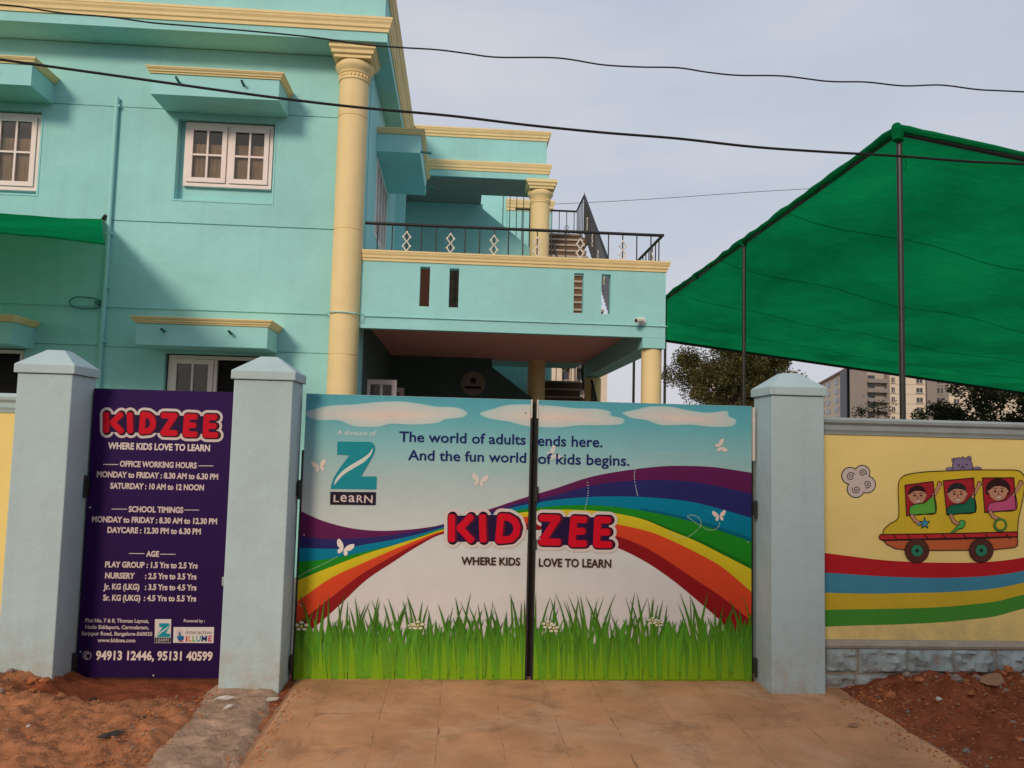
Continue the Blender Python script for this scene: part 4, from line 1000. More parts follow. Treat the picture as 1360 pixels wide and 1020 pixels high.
    for bi in range(7):
        A = [(px0+(px1-px0)*i/n, catx(BO[bi], px0+(px1-px0)*i/n)) for i in range(n+1)]; Bq = [(a[0], catx(BO[bi+1], a[0])) for a in A]
        c_ = RC[bi]; g.strip(A, Bq, c_, tuple(v*.9 for v in c_), 2)
        if bi in (2, 3) and not left:    # darker lower edge of the band
            A2 = [(a[0], a[1]+(b[1]-a[1])*.84) for a, b in zip(A, Bq) if a[0] > 850]; B2 = [b for b in Bq if b[0] > 850]
            g.strip(A2, B2, tuple(v*.62 for v in c_), tuple(v*.55 for v in c_), 3)
    g.build('rainbow_print', 'vinyl_print', t)
    # grass
    g = Print(0.0, None, .00003); g.clip = (x0+.001, x1-.001); r = random.Random(11 if left else 12)
    G0, G1, G2 = (.13,.32,.018), (.20,.36,.010), (.035,.13,.012)
    A = [(px0+(px1-px0)*i/n, 874) for i in range(n+1)]; g.strip(A, [(a[0], 915) for a in A], G0, G1, 78)
    for k in range(300 if left else 290):
        u = r.uniform(px0-3, px1+3); tall = r.random(); base = r.uniform(882, 901); h_ = base-r.uniform(818, 850) if tall < .72 else base-r.uniform(785, 822)
        w_ = r.uniform(3.0, 7.5) if tall < .72 else r.uniform(2.2, 4.2); bend = r.uniform(-14, 14)*h_/55
        sh_ = r.uniform(.55, 1.25); ct_ = tuple(v*sh_ for v in ((.06,.22,.02) if tall < .72 else (.03,.12,.01))); cb_ = tuple(v*r.uniform(.9, 1.08) for v in G0)
        L = []; Q = []
        for i in range(7):
            q = i/6; cx_ = u+bend*q*q; y_ = base-h_*q; ww = w_*(1-q)**.75*(1 if q < 1 else 0)+.02
            L.append((cx_-ww, y_)); Q.append((cx_+ww, y_))
        s0 = 80+k*1.0
        for i in range(6):
            f0, f1 = i/6, (i+1)/6; mixc = lambda q: tuple(cb_[j]*(1-q)+ct_[j]*q for j in range(3))
            g.raw([g.P(*L[i]), g.P(*Q[i]), g.P(*Q[i+1]), g.P(*L[i+1])], [mixc(f0)]*2+[mixc(f1)]*2, [(0,1,2),(0,2,3)], s0)
    for k in range(60):                      # broad soft blades in the solid part
        u = r.uniform(px0, px1); s_ = r.uniform(.8, 1.15); y_ = r.uniform(848, 880); w_ = r.uniform(3, 9); hh = 0; c_ = tuple(v*s_ for v in G0)
        g.raw([g.P(u-w_*.1, y_-8), g.P(u+w_*.05, y_-9), g.P(u+w_*.55, 902), g.P(u-w_*.5, 902)], [c_, c_, G1, G1], [(0,1,2),(0,2,3)], 392+k)
    g.cut('grass_print', 'vinyl_print', t)
    for (u, v, s) in (((401,831,13), (555,830,12), (547,831,8)) if left else ((727,829,11), (735,834,11), (866,824,9), (874,827,9))): 
        flower(g, u, v, s*.9, 470+(0 if u % 2 else 8)); g.cut('flower_print', 'vinyl_print', t)
    # butterflies with dotted trails
    g = Print(0.0, None, .0007); g.clip = (x0+.001, x1-.001)
    if left:
        butterfly(g, 424, 619, 10, -12, 5); g.cut('butterfly_print', 'vinyl_print', t); butterfly(g, 637, 638, 11, 10, 5, (.66,.60,.57)); g.cut('butterfly_print', 'vinyl_print', t); butterfly(g, 457, 728, 12, 20, 5, (.78,.70,.66)); g.cut('butterfly_print', 'vinyl_print', t)
        g.dashes([(450,738),(430,749),(410,758),(393,768)], .8, (.45,.55,.45), 5, 2.6); g.cut('dotted_trail', 'vinyl_print', t); g.dashes([(505,634),(545,629),(575,632),(592,642)], .6, (.62,.68,.66), 5, 2.2); g.cut('dotted_trail', 'vinyl_print', t)
        g.dashes([(392,798),(402,806)], .8, (.6,.5,.4), 5, 2.6); g.cut('dotted_trail', 'vinyl_print', t)
    else:
        butterfly(g, 735, 603, 10, 60, 5, (.62,.62,.62)); g.cut('butterfly_print', 'vinyl_print', t); butterfly(g, 957, 593, 9, 70, 5); g.cut('butterfly_print', 'vinyl_print', t); butterfly(g, 955, 685, 9, -5, 5); g.cut('butterfly_print', 'vinyl_print', t)
        g.dashes([(946,600),(915,604),(870,603),(850,610),(843,625),(843,640),(847,659)], .8, (.52,.64,.64), 5, 2.6); g.cut('dotted_trail', 'vinyl_print', t)
        g.dashes([(780,637),(781,655),(777,676)], .8, (.45,.5,.55), 5, 2.6); g.cut('dotted_trail', 'vinyl_print', t); g.dashes([(770,615),(778,624),(780,634)], .6, (.6,.66,.66), 5, 2.6); g.cut('dotted_trail', 'vinyl_print', t)
        g.dashes([(956,692),(953,701),(942,704),(930,698),(918,690),(913,686),(920,684),(930,690),(929,700),(915,712),(900,713),(888,706)], .8, (.45,.58,.45), 5, 2.4); g.cut('dotted_trail', 'vinyl_print', t)
    # lettering
    NAVY = (.010,.016,.13)
    g = Print(0.0, (lambda u, v: (380+u/4.25, 510+v/4.25)) if left else (lambda u, v: (690+u/4.25, 510+v/4.25)), .0007)
    if left:
        g.text('The world of adults', 637, 1352, 333, 56, NAVY, 6, .014); g.cut('slogan_print', 'vinyl_print', t); g.text('And the fun world', 687, 1354, 436, 56, NAVY, 6, .014); g.cut('slogan_print', 'vinyl_print', t)
        g.text('A division of', 288, 508, 290, 27, (.68,.74,.74), 6, .0); g.cut('slogan_print', 'vinyl_print', t)
        zlogo(g, lambda u, v: (u, v), 5); g.cut('letter_emblem', 'vinyl_print', t)
        g.poly([(250,608),(508,610),(506,684),(248,681)], (.018,.012,.028), 5)
        for ch, a, b, bs, cp in (('L',268,300,665,38), ('e',306,342,664,56), ('a',352,388,665,54), ('R',398,434,668,40), ('N',440,488,671,42)): g.text(ch, a, b, bs, cp, (.60,.50,.50), 6, .012)
    else:
        g.text('ends here.', 102, 467, 352, 58, NAVY, 6, .014); g.cut('slogan_print', 'vinyl_print', t); g.text('of kids begins.', 103, 620, 455, 58, NAVY, 6, .014); g.cut('slogan_print', 'vinyl_print', t)
    g.cut('word_label', 'vinyl_print', t)
    g = Print(0.0, None, .0007); g.clip = (x0+.001, x1-.001)
    if left:
        wordmark(g, lambda u, v: (570+u/5.037, 650+v/5.037), [K, I_, D_], KFILL, 7, 1/5.037); g.cut('wordmark_print', 'vinyl_print', t)
        g.M = lambda u, v: (380+u/4.25, 700+v/4.25)
        g.text('WHERE KIDS', 987, 1320, 213, 42, (.055,.022,.018), 12, .03)
    else:
        wordmark(g, lambda u, v: (570+u/5.037, 650+v/5.037), [Z_, E1, E2], ZFILL, 7, 1/5.037); g.cut('wordmark_print', 'vinyl_print', t)
        g.M = lambda u, v: (690+u/4.25, 700+v/4.25)
        g.text('LOVE TO LEARN', 107, 516, 224, 44, (.055,.022,.018), 12, .03)
    g.cut('slogan_print', 'vinyl_print', t)
gate_leaf(-1.148, SEAM_L, True); gate_leaf(SEAM_R, 2.238, False)

# ------------------------------------------------------------------ purple sign gate
nx0, nx1, nz0, nz1 = -2.678, -1.628, .0, 2.062
ng = thing('sign_gate', 'narrow purple gate panel printed with school hours and phone numbers', 'gate', (-2.16, 0, 0))
MB().box(nx0, nx1, .001, .006, nz0, nz1).build('panel', 'black_metal', ng)
fr = MB(); fr.box(nx0, nx0+.035, .007, .045, .01, 2.05); fr.box(nx1-.035, nx1, .007, .045, .01, 2.05); fr.box(nx0+.035, nx1-.035, .007, .045, .01, .05); fr.box(nx0+.035, nx1-.035, .007, .045, 2.01, 2.05); fr.build('frame', 'black_metal', ng)
for z in (1.35, .1):
    h = MB(); h.box(nx0-.006+.002, nx0+.02, -.03, -.006, z-.06, z+.06); h.tube([(nx0-.001, -.035, z-.08), (nx0-.001, -.035, z+.08)], .012, 8); h.build('hinge', 'black_metal', ng, bevel=.002)
ltc = MB(); ltc.box(nx1-.06, nx1-.045, -.014, -.003, .66, .72); ltc.build('latch', 'stone_grey', ng)
for (sx_, sz_) in ((nx0+.03, .18), (nx0+.03, 1.2), ((nx0+nx1)/2+.02, .02), (nx1-.05, .70), (nx1-.05, .66)): MB().tube([(sx_, -.012, sz_), (sx_, .001, sz_)], .006, 8).build('rivet', 'stone_grey', ng)
g = Print(0.0, lambda u, v: (90+u/4.857, 500+v/4.857), .0007)
PU = (.022, .004, .065)
g.poly([(nx0+.001, nz0+.001), (nx1-.001, nz0+.001), (nx1-.001, nz1-.001), (nx0+.001, nz1-.001)], PU, 0, world=True, cols=[(.018,.003,.052)]*2+[(.027,.006,.08)]*2)
g.build('purple_sheet', 'vinyl_print', ng)
g = Print(0.0, lambda u, v: (90+u/4.857, 500+v/4.857), .0007)
def BF(u, v):
    T = [(100,208),(150,248),(280,345),(355,400),(470,482),(590,553),(750,615),(856,690),(958,764),(1036,822),(1122,893),(1205,957),(1260,1000)]
    for (a, p), (b, q) in zip(T, T[1:]):
        if u <= b or b == 1260: return (p+(u-a)*(q-p)/(b-a), 245+(v-184)*.70+(u-150)*.004)
wordmark(g, BF, [K, I_, D_, Z_, E1, E2], [(150,182),(1200,195),(1205,360),(150,345)], 1, .80)
g.build('wordmark_print', 'vinyl_print', ng)
g = Print(0.0, lambda u, v: (90+u/4.857, 500+v/4.857), .0007)
WH = (.64, .53, .50)
g.text('WHERE KIDS LOVE TO LEARN', 258, 917, 474, 40, (.72,.62,.58), 1, .035); g.cut('text_line', 'vinyl_print', ng)
for s, a, b, bs, cp in (('OFFICE WORKING HOURS',335,832,586,35), ('MONDAY to FRIDAY : 8.30 AM to 6.30 PM',187,970,656,35), ('SATURDAY : 10 AM to 12 NOON',273,878,728,35), ('SCHOOL TIMINGS',392,745,876,35), ('MONDAY to FRIDAY : 8.30 AM to 12.30 PM',155,963,945,35), ('DAYCARE : 12.30 PM to 6.30 PM',255,858,1012,35)):
    g.text(s, a, b, bs, cp, WH, 1, .038); g.cut('text_line', 'vinyl_print', ng)
for (a, b, v) in ((228,325,567), (843,940,576), (283,383,855), (752,848,861)): g.stroke([(a, v), (b, v+1)], 4.5, WH, 1, cap=False); g.cut('rule_line', 'vinyl_print', ng)
g.M = lambda u, v: (90+u/4.857, 700+v/4.857)
g.text('AGE', 505, 588, 190, 34, WH, 1, .038); g.cut('text_line', 'vinyl_print', ng)
for (a, b, v) in ((395,495,170), (597,695,175)): g.stroke([(a, v), (b, v+1)], 4.5, WH, 1, cap=False); g.cut('rule_line', 'vinyl_print', ng)
for s, a, b, bs in (('PLAY GROUP',240,495,260), (': 1.5 Yrs to 2.5 Yrs',508,838,264), ('NURSERY',240,432,331), (': 2.5 Yrs to 3.5 Yrs',498,830,335), ('Jr. KG (LKG)',230,462,402), (': 3.5 Yrs to 4.5 Yrs',497,830,406), ('Sr. KG (UKG)',227,468,474), (': 4.5 Yrs to 5.5 Yrs',490,828,477)):
    g.text(s, a, b, bs, 35, WH, 1, .038); g.cut('text_line', 'vinyl_print', ng)
for s, a, b, bs, cp in (('Plot No. 7 & 8, Thomas Layout,',113,523,615,23), ('Hado Siddapura, Carmelaram,',112,523,657,23), ('Sarjapur Road, Bangalore-560035',88,545,699,23), ('www.kidzee.com',192,436,742,24), ('Powered by :',748,884,614,19)):
    g.text(s, a, b, bs, cp, (.55,.46,.44), 1, .03); g.cut('text_line', 'vinyl_print', ng)
g.text('94913 12446, 95131 40599', 180, 933, 857, 54, (.70,.58,.54), 1, .035); g.cut('text_line', 'vinyl_print', ng)
g.disc(125, 828, 28, WH, 1, 28); g.disc(125, 828, 24, PU, 2, 28); g.line([(132,812),(118,818),(114,834),(122,846)], 7, WH, 3)
g.stroke([(130,812),(136,818)], 7, WH, 4); g.stroke([(121,845),(128,848)], 7, WH, 4); g.cut('phone_symbol', 'vinyl_print', ng)
g.poly([(563,594),(668,594),(664,748),(560,747)], (.64,.58,.56), 1)
zlogo(g, lambda u, v: (578+(u-252)*.32, 620+(v-325)*.335), 2)
g.poly([(563,712),(664,714),(662,745),(561,744)], (.02,.015,.03), 2); g.text('LEARN', 572, 652, 737, 19, (.5,.45,.45), 3, .01); g.cut('letter_emblem', 'vinyl_print', ng)
g.poly([(683,645),(944,645),(940,748),(680,746)], (.66,.60,.58), 1)
g.text('interactive', 762, 930, 690, 25, (.16,.12,.13), 2, .004)
for ch, a, b, c_ in (('i',760,771,(.5,.01,.02)), ('L',778,799,(.55,.16,.01)), ('L',804,824,(.06,.30,.03)), ('U',829,857,(.01,.25,.33)), ('M',862,898,(.02,.03,.20)), ('E',906,929,(.50,.01,.07))): g.text(ch, a, b, 737, 36, c_, 2, .03)
g.disc(722, 680, 20, (.50,.30,.33), 2, 22); g.disc(722, 680, 16, (.66,.60,.58), 3, 22); g.disc(722, 680, 10, (.5,.3,.33), 4, 18); g.disc(722, 680, 7, (.66,.60,.58), 5, 18)
g.stroke([(722,682),(724,715)], 11, (.01,.13,.30), 6); g.smooth([(705,700),(718,705),(745,700),(748,722),(738,730),(715,730)], (.01,.13,.30), 6, 4); g.poly([(716,733),(746,733),(746,739),(716,739)], (.45,.01,.03), 6)
g.cut('partner_emblem', 'vinyl_print', ng)

# ------------------------------------------------------------------ shade canopy on the right
CX, CZ = 4.7, 5.27
cp = thing('shade_canopy', 'big green shade net canopy on black poles at the right', 'canopy', (10, 9, 0))
def can_z(x, y, sag=True):
    u = (x-CX)/13.0; v = (y-2.2)/15.3
    z = CZ - .075*v - (.155*(1-v)+.112*v)*(x-CX)
    if sag:
        z -= .28*math.sin(math.pi*min(1, max(0, u)))*math.sin(math.pi*v)**.8
        z -= .10*math.sin(math.pi*v)*abs(math.sin(u*math.pi*3.0))**.5*.5
        z += .02*noise.noise(Vector((x*.8, y*.5, 0)))*math.sin(math.pi*v)
    return z
mb = MB(); nx_, ny_ = 90, 80
for j in range(ny_+1):
    for i in range(nx_+1):
        x = CX+13*i/nx_; y = 2.2+15.3*j/ny_; mb.v.append((x, y, can_z(x, y)+.008))
for j in range(ny_):
    for i in range(nx_):
        a = j*(nx_+1)+i; mb.f.append([a, a+1, a+nx_+2, a+nx_+1]); mb.m.append(0)
mb.build('net', 'shade_net', cp, smooth=True)
sm = MB()
for y in (5.2, 8.2, 11.2, 14.2):
    sm.tube([(CX+.05+12.9*k/30, y+.12*math.sin(k), can_z(CX+.05+12.9*k/30, y+.12*math.sin(k))+.006) for k in range(31)], .006, 5)
sm.build('net_seam', 'shade_net', cp, smooth=True)
ed = MB(); r2 = random.Random(3)
pts = [(CX-.005, 2.15+15.4*k/60, can_z(CX, 2.2+15.3*k/60, False)+.02+.012*r2.uniform(-1, 1)) for k in range(61)]
ed.tube(pts, [.045+.014*r2.uniform(-1, 1) for _ in pts], 8)
pts = [(CX-.02+4.2*k/30, 2.18+.008*r2.uniform(-1, 1), can_z(CX+4.2*k/30, 2.2, False)+.03) for k in range(31)]
ed.tube(pts, [max(.012, (.05-.04*k/30)+.006*r2.uniform(-1, 1)) for k in range(31)], 8)
ed.tube([(CX-.02, 2.15, CZ-.12), (CX-.01, 2.16, CZ-.02), (CX, 2.2, CZ+.07)], [.05, .075, .045], 10)
ed.build('rolled_edge', 'shade_net', cp, smooth=True)
bm_ = MB()
bm_.tube([(CX, 2.2, CZ-.005), (CX+13, 2.2, can_z(CX+13, 2.2, False)-.005)], .034, 10)
bm_.tube([(CX+.02, 2.2, CZ-.01), (CX+.02, 17.5, CZ-.085)], .03, 8)
bm_.tube([(CX, 17.5, can_z(CX, 17.5, False)-.03), (CX+13, 17.5, can_z(CX+13, 17.5, False)-.03)], .045, 8)
bm_.build('beam', 'black_metal', cp, smooth=True)
for (x, y, r_) in ((CX+.03, 2.2, .031), (CX+.02, 6.9, .031), (CX+.02, 12.0, .031), (11.9, 17.45, .045), (CX+12.9, 2.2, .031), (CX+12.9, 17.4, .04), (5.2, 17.45, .04)):
    p = MB(); p.tube([(x, y, -.1), (x, y, can_z(x, y, False)-.02)], r_, 14); p.build('pole', 'pipe_metal', cp, smooth=True)
tw = MB(); tw.tube(spline([(CX+.06, 2.17, CZ-.30), (CX+.09, 2.16, CZ-.36), (CX+.07, 2.17, CZ-.42), (CX+.10, 2.16, CZ-.47)], 4), .006, 5)
tw.tube([(CX+.03, 2.165, CZ-.1), (CX+.065, 2.2, CZ-.1)], .02, 6)
tw.build('tie_knot', 'shade_net', cp)
for y in (6.9, 9.6): MB().tube([(CX-.07, y, CZ-.03), (CX, y-.04, CZ-.09), (CX+.06, y, CZ-.06)], .02, 6).build('tie_knot', 'shade_net', cp)
# left net under the upper window
ln = thing('shade_net_awning', 'small green shade net strung from the turquoise wall at left', 'awning', (-6, 3.5, 4.2))
mb = MB()
A, Bp, A2, B2 = Vector((-4.70, 4.37, 4.50)), Vector((-3.24, 1.25, 3.44)), Vector((-9.0, 4.37, 4.74)), Vector((-9.0, 1.0, 4.05))
for j in range(13):
    for i in range(41):
        u, v = i/40, j/12; p = (A*(1-u)+A2*u)*(1-v)+(Bp*(1-u)+B2*u)*v
        p.z -= .05*math.sin(math.pi*min(1, u*1.6)) + .03*math.sin(math.pi*v) - .012*noise.noise(p*3)
        mb.v.append(tuple(p))
for j in range(12):
    for i in range(40):
        a = j*41+i; mb.f.append([a, a+1, a+42, a+41]); mb.m.append(0)
mb.build('net', 'shade_net_left', ln, smooth=True)
ed = MB(); ed.tube([mb.v[12*41+i] for i in range(41)], .012, 6); ed.build('hem', 'shade_net_left', ln, smooth=True)
ed = MB(); ed.tube([(-4.70, 4.38, 4.5), (-4.66, 4.36, 4.55), (-4.63, 4.34, 4.53)], .02, 6); ed.build('tie_knot', 'black_metal', ln)

# ------------------------------------------------------------------ overhead cables
def cable(label, pts, y, r, cat='cable'):
    P_ = [at(px, py, y) for px, py in pts]
    P_ = [P_[0]+(P_[0]-P_[1])*6] + P_ + [P_[-1]+(P_[-1]-P_[-2])*6]
    o = MB().tube(spline(P_, 8), r, 8).build('overhead_cable', 'cable_rubber', smooth=True)
    return tag(o, label, cat)
cable('thick straight overhead cable crossing the window ledge and canopy', [(0,79),(100,93),(200,107),(300,121),(400,134),(490,144),(600,154),(700,166),(800,176),(900,184),(1000,195),(1100,202),(1190,207),(1280,214),(1360,218)], -1.2, .0085)
cable('thin wavy overhead cable passing highest across the sky', [(0,6),(30,9),(80,17),(150,23),(200,30),(260,35),(340,42),(420,50),(480,59),(530,63),(580,66),(620,71),(660,76),(740,77),(800,86),(850,89),(900,90),(940,96),(980,100),(1040,101),(1100,108),(1150,109),(1200,114),(1250,113),(1300,119),(1360,122)], -.4, .0058)
cable('hair thin wire behind the balcony in the distance', [(738,271),(820,267),(900,262),(1000,255),(1085,250)], 30, .012)

# ------------------------------------------------------------------ small things on the ground
def stone(label, x, y, s, mat='clod', seed=0, flat=.6, name='stone', cat='stone', group=None, z=None):
    mb = rock(seed, s, flat); o = mb.build(name, mat, loc=(x, y, (ground_top(x, y) if z is None else z)+s*flat*.35), smooth=False)
    o.rotation_euler.z = seed*1.3
    tag(o, label, cat, group); return o
def rock(seed, s, flat):
    r = random.Random(seed); mb = MB(); n, k = 7, 5; vs = []
    for j in range(k):
        a = math.pi*(j+.5)/k
        for i in range(n):
            b = 2*math.pi*(i+.3*r.random())/n; q = s*r.uniform(.75, 1.2); vs.append((q*math.sin(a)*math.cos(b), q*.8*math.sin(a)*math.sin(b), q*math.cos(a)*flat))
    fs = [(j*n+i, j*n+(i+1) % n, (j+1)*n+(i+1) % n, (j+1)*n+i) for j in range(k-1) for i in range(n)]+[tuple(range(n))[::-1], tuple((k-1)*n+i for i in range(n))]
    mb.add(vs, [f[::-1] for f in fs]); return mb
def ground_top(x, y):
    if -1.08 < x < 2.84: return .0
    return max(ground_h(x, y), strip_h(x, y) if -1.85 < x < -.9 else -1)
def gpos(px, py, z=0.0):
    d = fwd*FPX + cam_r*(px-680) - cam_u*(py-510); p = EYE + d*((z-EYE.z)/d.z); return p.x, p.y
for i, (px, py, s, mat, flat, lab, z) in enumerate((
    (124,931,.032,'dark_scrap',.9,'dark angular stone in the hollow before the purple sign',0),
    (38,970,.018,'paper',.4,'small white pebble on the red soil at left',.04),
    (1247,934,.024,'paper',.6,'pale cream stone lying on the red heap',.09),
    (1345,957,.024,'pebble',.8,'tan rounded pebble at the right edge of the picture',.06),
    (1270,905,.05,'pebble',.55,'flat grey stone on the soil heap, by the brown leaf',.13),
    (1170,922,.028,'clod',.5,'reddish clod near the foot of the stone plinth',.07),
    (190,957,.024,'dark_scrap',.4,'small dark clod in the middle of the left soil',.03),
    (1290,927,.03,'clod',.6,'orange soil lump under the brown leaf',.1),
    (1205,935,.016,'pebble',.7,'tiny grey pebble left of the pale cream stone',.08),
    (64,962,.028,'clod',.5,'low orange lump beside the small white pebble',.04))):
    x, y = gpos(px, py, z); stone(lab, x, y, s, mat, 20+i, flat)
def scrap(label, px, py, pts, mat, z, name, cat):
    x, y = gpos(px, py, z); r = random.Random(int(px)); n = len(pts)
    zb = ground_top(x, y)+.012
    vs = [(p[0], p[1], p[2]) for p in pts]; cx_ = sum(p[0] for p in pts)/n; cy_ = sum(p[1] for p in pts)/n
    vs = vs+[(cx_, cy_, .014)]+[(p[0], p[1], p[2]-.003) for p in pts]+[(cx_, cy_, .011)]
    fs = [(i, (i+1) % n, n) for i in range(n)]+[(n+1+(i+1) % n, n+1+i, 2*n+1) for i in range(n)]+[(i, n+1+i, n+1+(i+1) % n, (i+1) % n) for i in range(n)]
    mb = MB(); mb.add(vs, fs); o = mb.build(name, mat, loc=(x, y, zb)); tag(o, label, cat)
scrap('large curled brown leaf on the soil heap by the plinth', 1318, 908, [(-.09,0,.01),(-.05,.05,.03),(.02,.06,.05),(.08,.03,.06),(.07,-.03,.02),(0,-.05,.0),(-.06,-.03,.0)], 'dry_leaf', .14, 'dry_leaf', 'leaf')
scrap('black torn scrap lying on the left red soil', 145, 983, [(-.06,-.03,0),(-.03,.0,.01),(.03,.03,.02),(.07,.035,.01),(.03,-.005,.0),(-.02,-.03,0)], 'dark_scrap', .04, 'plastic_scrap', 'scrap')
scrap('crumpled white paper strip on the rough concrete by the pillar', 296, 935, [(-.07,-.01,.0),(-.03,.015,.02),(.02,.01,.03),(.07,.03,.015),(.03,-.01,.01),(-.03,-.02,.02)], 'paper', .02, 'paper_scrap', 'paper')
scrap('small crumpled white paper nearest the camera on the rough concrete', 303, 942, [(-.03,-.015,.0),(-.01,.015,.02),(.03,.02,.02),(.02,-.01,.02)], 'paper', .02, 'paper_scrap', 'paper')
scrap('grey torn scrap at the edge of concrete strip and driveway', 360, 931, [(-.05,-.01,.0),(-.02,.012,.02),(.05,.02,.02),(.04,-.005,.01)], 'apt_trim', .0, 'paper_scrap', 'paper')
scrap('dark dry leaf on the driveway near the right pillar', 1132, 967, [(-.03,.0,.0),(-.01,.02,.015),(.05,.015,.012),(.03,-.01,.0)], 'dry_leaf', .0, 'dry_leaf', 'leaf')
# loose rubble nobody could count
rb = MB(); r = random.Random(5)
def scatter(n, region, smin, smax):
    for _ in range(n):
        x, y = region(); s = smin+(smax-smin)*r.random()**3
        q = rock(r.randrange(10**6), s, .7); z = ground_top(x, y)
        rb.add([(v[0]+x, v[1]+y, v[2]+z+s*.15) for v in q.v], q.f, 1 if r.random() < .22 else 0)
scatter(240, lambda: (r.uniform(2.95, 5.6), r.uniform(-2.2, -.18)), .004, .032)
scatter(120, lambda: (r.uniform(2.95, 5.2), r.triangular(-.7, -.16, -.25)), .008, .045)
scatter(150, lambda: (r.uniform(-4.2, -1.75), r.uniform(-2.2, -.5)), .004, .022)
scatter(110, lambda: (r.uniform(-4.2, -2.7), r.uniform(-.75, -.3)), .006, .034)
scatter(90, lambda: (r.triangular(2.72, 3.1, 2.86), r.uniform(-2.0, -.35)), .003, .012)
scatter(70, lambda: (r.choice((-1.72, -1.70, -1.10, -1.12))+r.uniform(-.06, .06)-.03, r.uniform(-2.0, -.32)), .003, .011)
scatter(60, lambda: (r.uniform(-.9, 2.7), r.triangular(-2, -.02, -.05)), .002, .006)
ro_ = rb.build('rubble', ['clod', 'pebble']); ro_['kind'] = 'stuff'
gt = MB()
def grit(n, region, smin, smax):
    for _ in range(n):
        x, y = region(); s = smin+(smax-smin)*r.random()**2; z = ground_top(x, y)+s*.3; a = r.uniform(0, 6.28); e = r.uniform(.6, 1.5)
        P_ = [(x+s*e*math.cos(a+q), y+s*math.sin(a+q)*r.uniform(.7, 1.2), z) for q in (0, 1.6, 3.1, 4.7)]+[(x, y, z+s*.8), (x, y, z-s*.6)]
        gt.add(P_, [(0,1,4),(1,2,4),(2,3,4),(3,0,4),(1,0,5),(2,1,5),(3,2,5),(0,3,5)], 1 if r.random() < .18 else 0)
grit(3800, lambda: (r.uniform(2.85, 5.8), r.triangular(-2.2, -.15, -.3)), .002, .013)
grit(2600, lambda: (r.uniform(-4.4, -1.65), r.uniform(-2.2, -.45)), .002, .009)
grit(900, lambda: (r.triangular(-1.95, -1.55, -1.72)+.02, r.uniform(-2.1, -.3)), .002, .011)
grit(700, lambda: (r.triangular(-1.2, -.95, -1.08), r.uniform(-2.1, -.25)), .002, .009)
grit(900, lambda: (r.triangular(2.6, 3.1, 2.84)+.05*math.sin(r.random()*6), r.uniform(-2.1, -.3)), .002, .010)
grit(500, lambda: (r.uniform(-1.0, 2.8), r.uniform(-2.0, 0))  , .0012, .004)
grit(400, lambda: (r.uniform(-1.0, 2.2), r.triangular(-.12, .05, 0))  , .0012, .005)
go_ = gt.build('gravel', ['clod', 'pebble']); go_['kind'] = 'stuff'

# ------------------------------------------------------------------ trees and far buildings
def tree(label, base, crown, rad, n, leaf, mat, seed, name='leafy_tree', th=.16):
    t = thing(name, label, 'tree', base)
    r = random.Random(seed); bx, by, bz = base; C_ = Vector(crown)
    mb = MB(); fork = Vector((bx, by, bz)).lerp(C_, .55)
    mb.tube(spline([(bx, by, bz-.2), (bx+.1, by, bz+(fork.z-bz)*.5), tuple(fork)], 5), [th*(1-.45*k/10) for k in range(11)], 8)
    cl = []
    for k in range(70):
        while True:
            d = Vector((r.uniform(-1, 1), r.uniform(-1, 1), r.uniform(-1, 1)))
            if .25 < d.length < 1: break
        d = d*r.uniform(.75, 1.06)
        c_ = C_+Vector((d.x*rad[0], d.y*rad[1], d.z*rad[2])); cl.append((c_, r.uniform(.16, .34)*min(rad)*1.1))
        if k % 2 == 0:
            mid = fork.lerp(c_, .5)+Vector((r.uniform(-.2, .2), 0, r.uniform(0, .3)))*rad[0]*.3
            mb.tube(spline([tuple(fork), tuple(mid), tuple(c_)], 4), [th*.35*(1-.85*q/8) for q in range(9)], 5)
    mb.build('trunk', 'bark', t, smooth=True)
    V = []; F = []
    for k in range(n):
        c_, cr_ = cl[r.randrange(len(cl))]
        d = Vector((r.gauss(0, 1), r.gauss(0, 1), r.gauss(0, .75))).normalized()*cr_*r.random()**.4
        p = c_+d; a = Vector((r.gauss(0, 1), r.gauss(0, 1), r.gauss(0, .6))).normalized(); b_ = a.cross(Vector((r.random(), r.random(), 1))).normalized()
        s = leaf*r.uniform(.6, 1.3); i = len(V)
        V += [tuple(p-a*s), tuple(p+b_*s*.45+a*s*.1), tuple(p+a*s), tuple(p-b_*s*.45-a*s*.1)]; F.append([i, i+1, i+2, i+3])
    me = bpy.data.meshes.new('crown'); me.from_pydata(V, [], F); me.materials.append(MAT[mat]); me.update()
    place('crown', me, t)
tree('broad olive green tree behind the right gate leaf under the canopy', (14.6, 36, 0), (15.1, 36, 5.8), (3.5, 2.8, 2.7), 66000, .08, 'leaf_far', 4, th=.28)
tree('dark leafy tree over the yellow wall at the right edge', (17.6, 19, 0), (17.9, 19, 3.0), (3.0, 2.2, 1.45), 14000, .07, 'leaf_near', 9, th=.16)
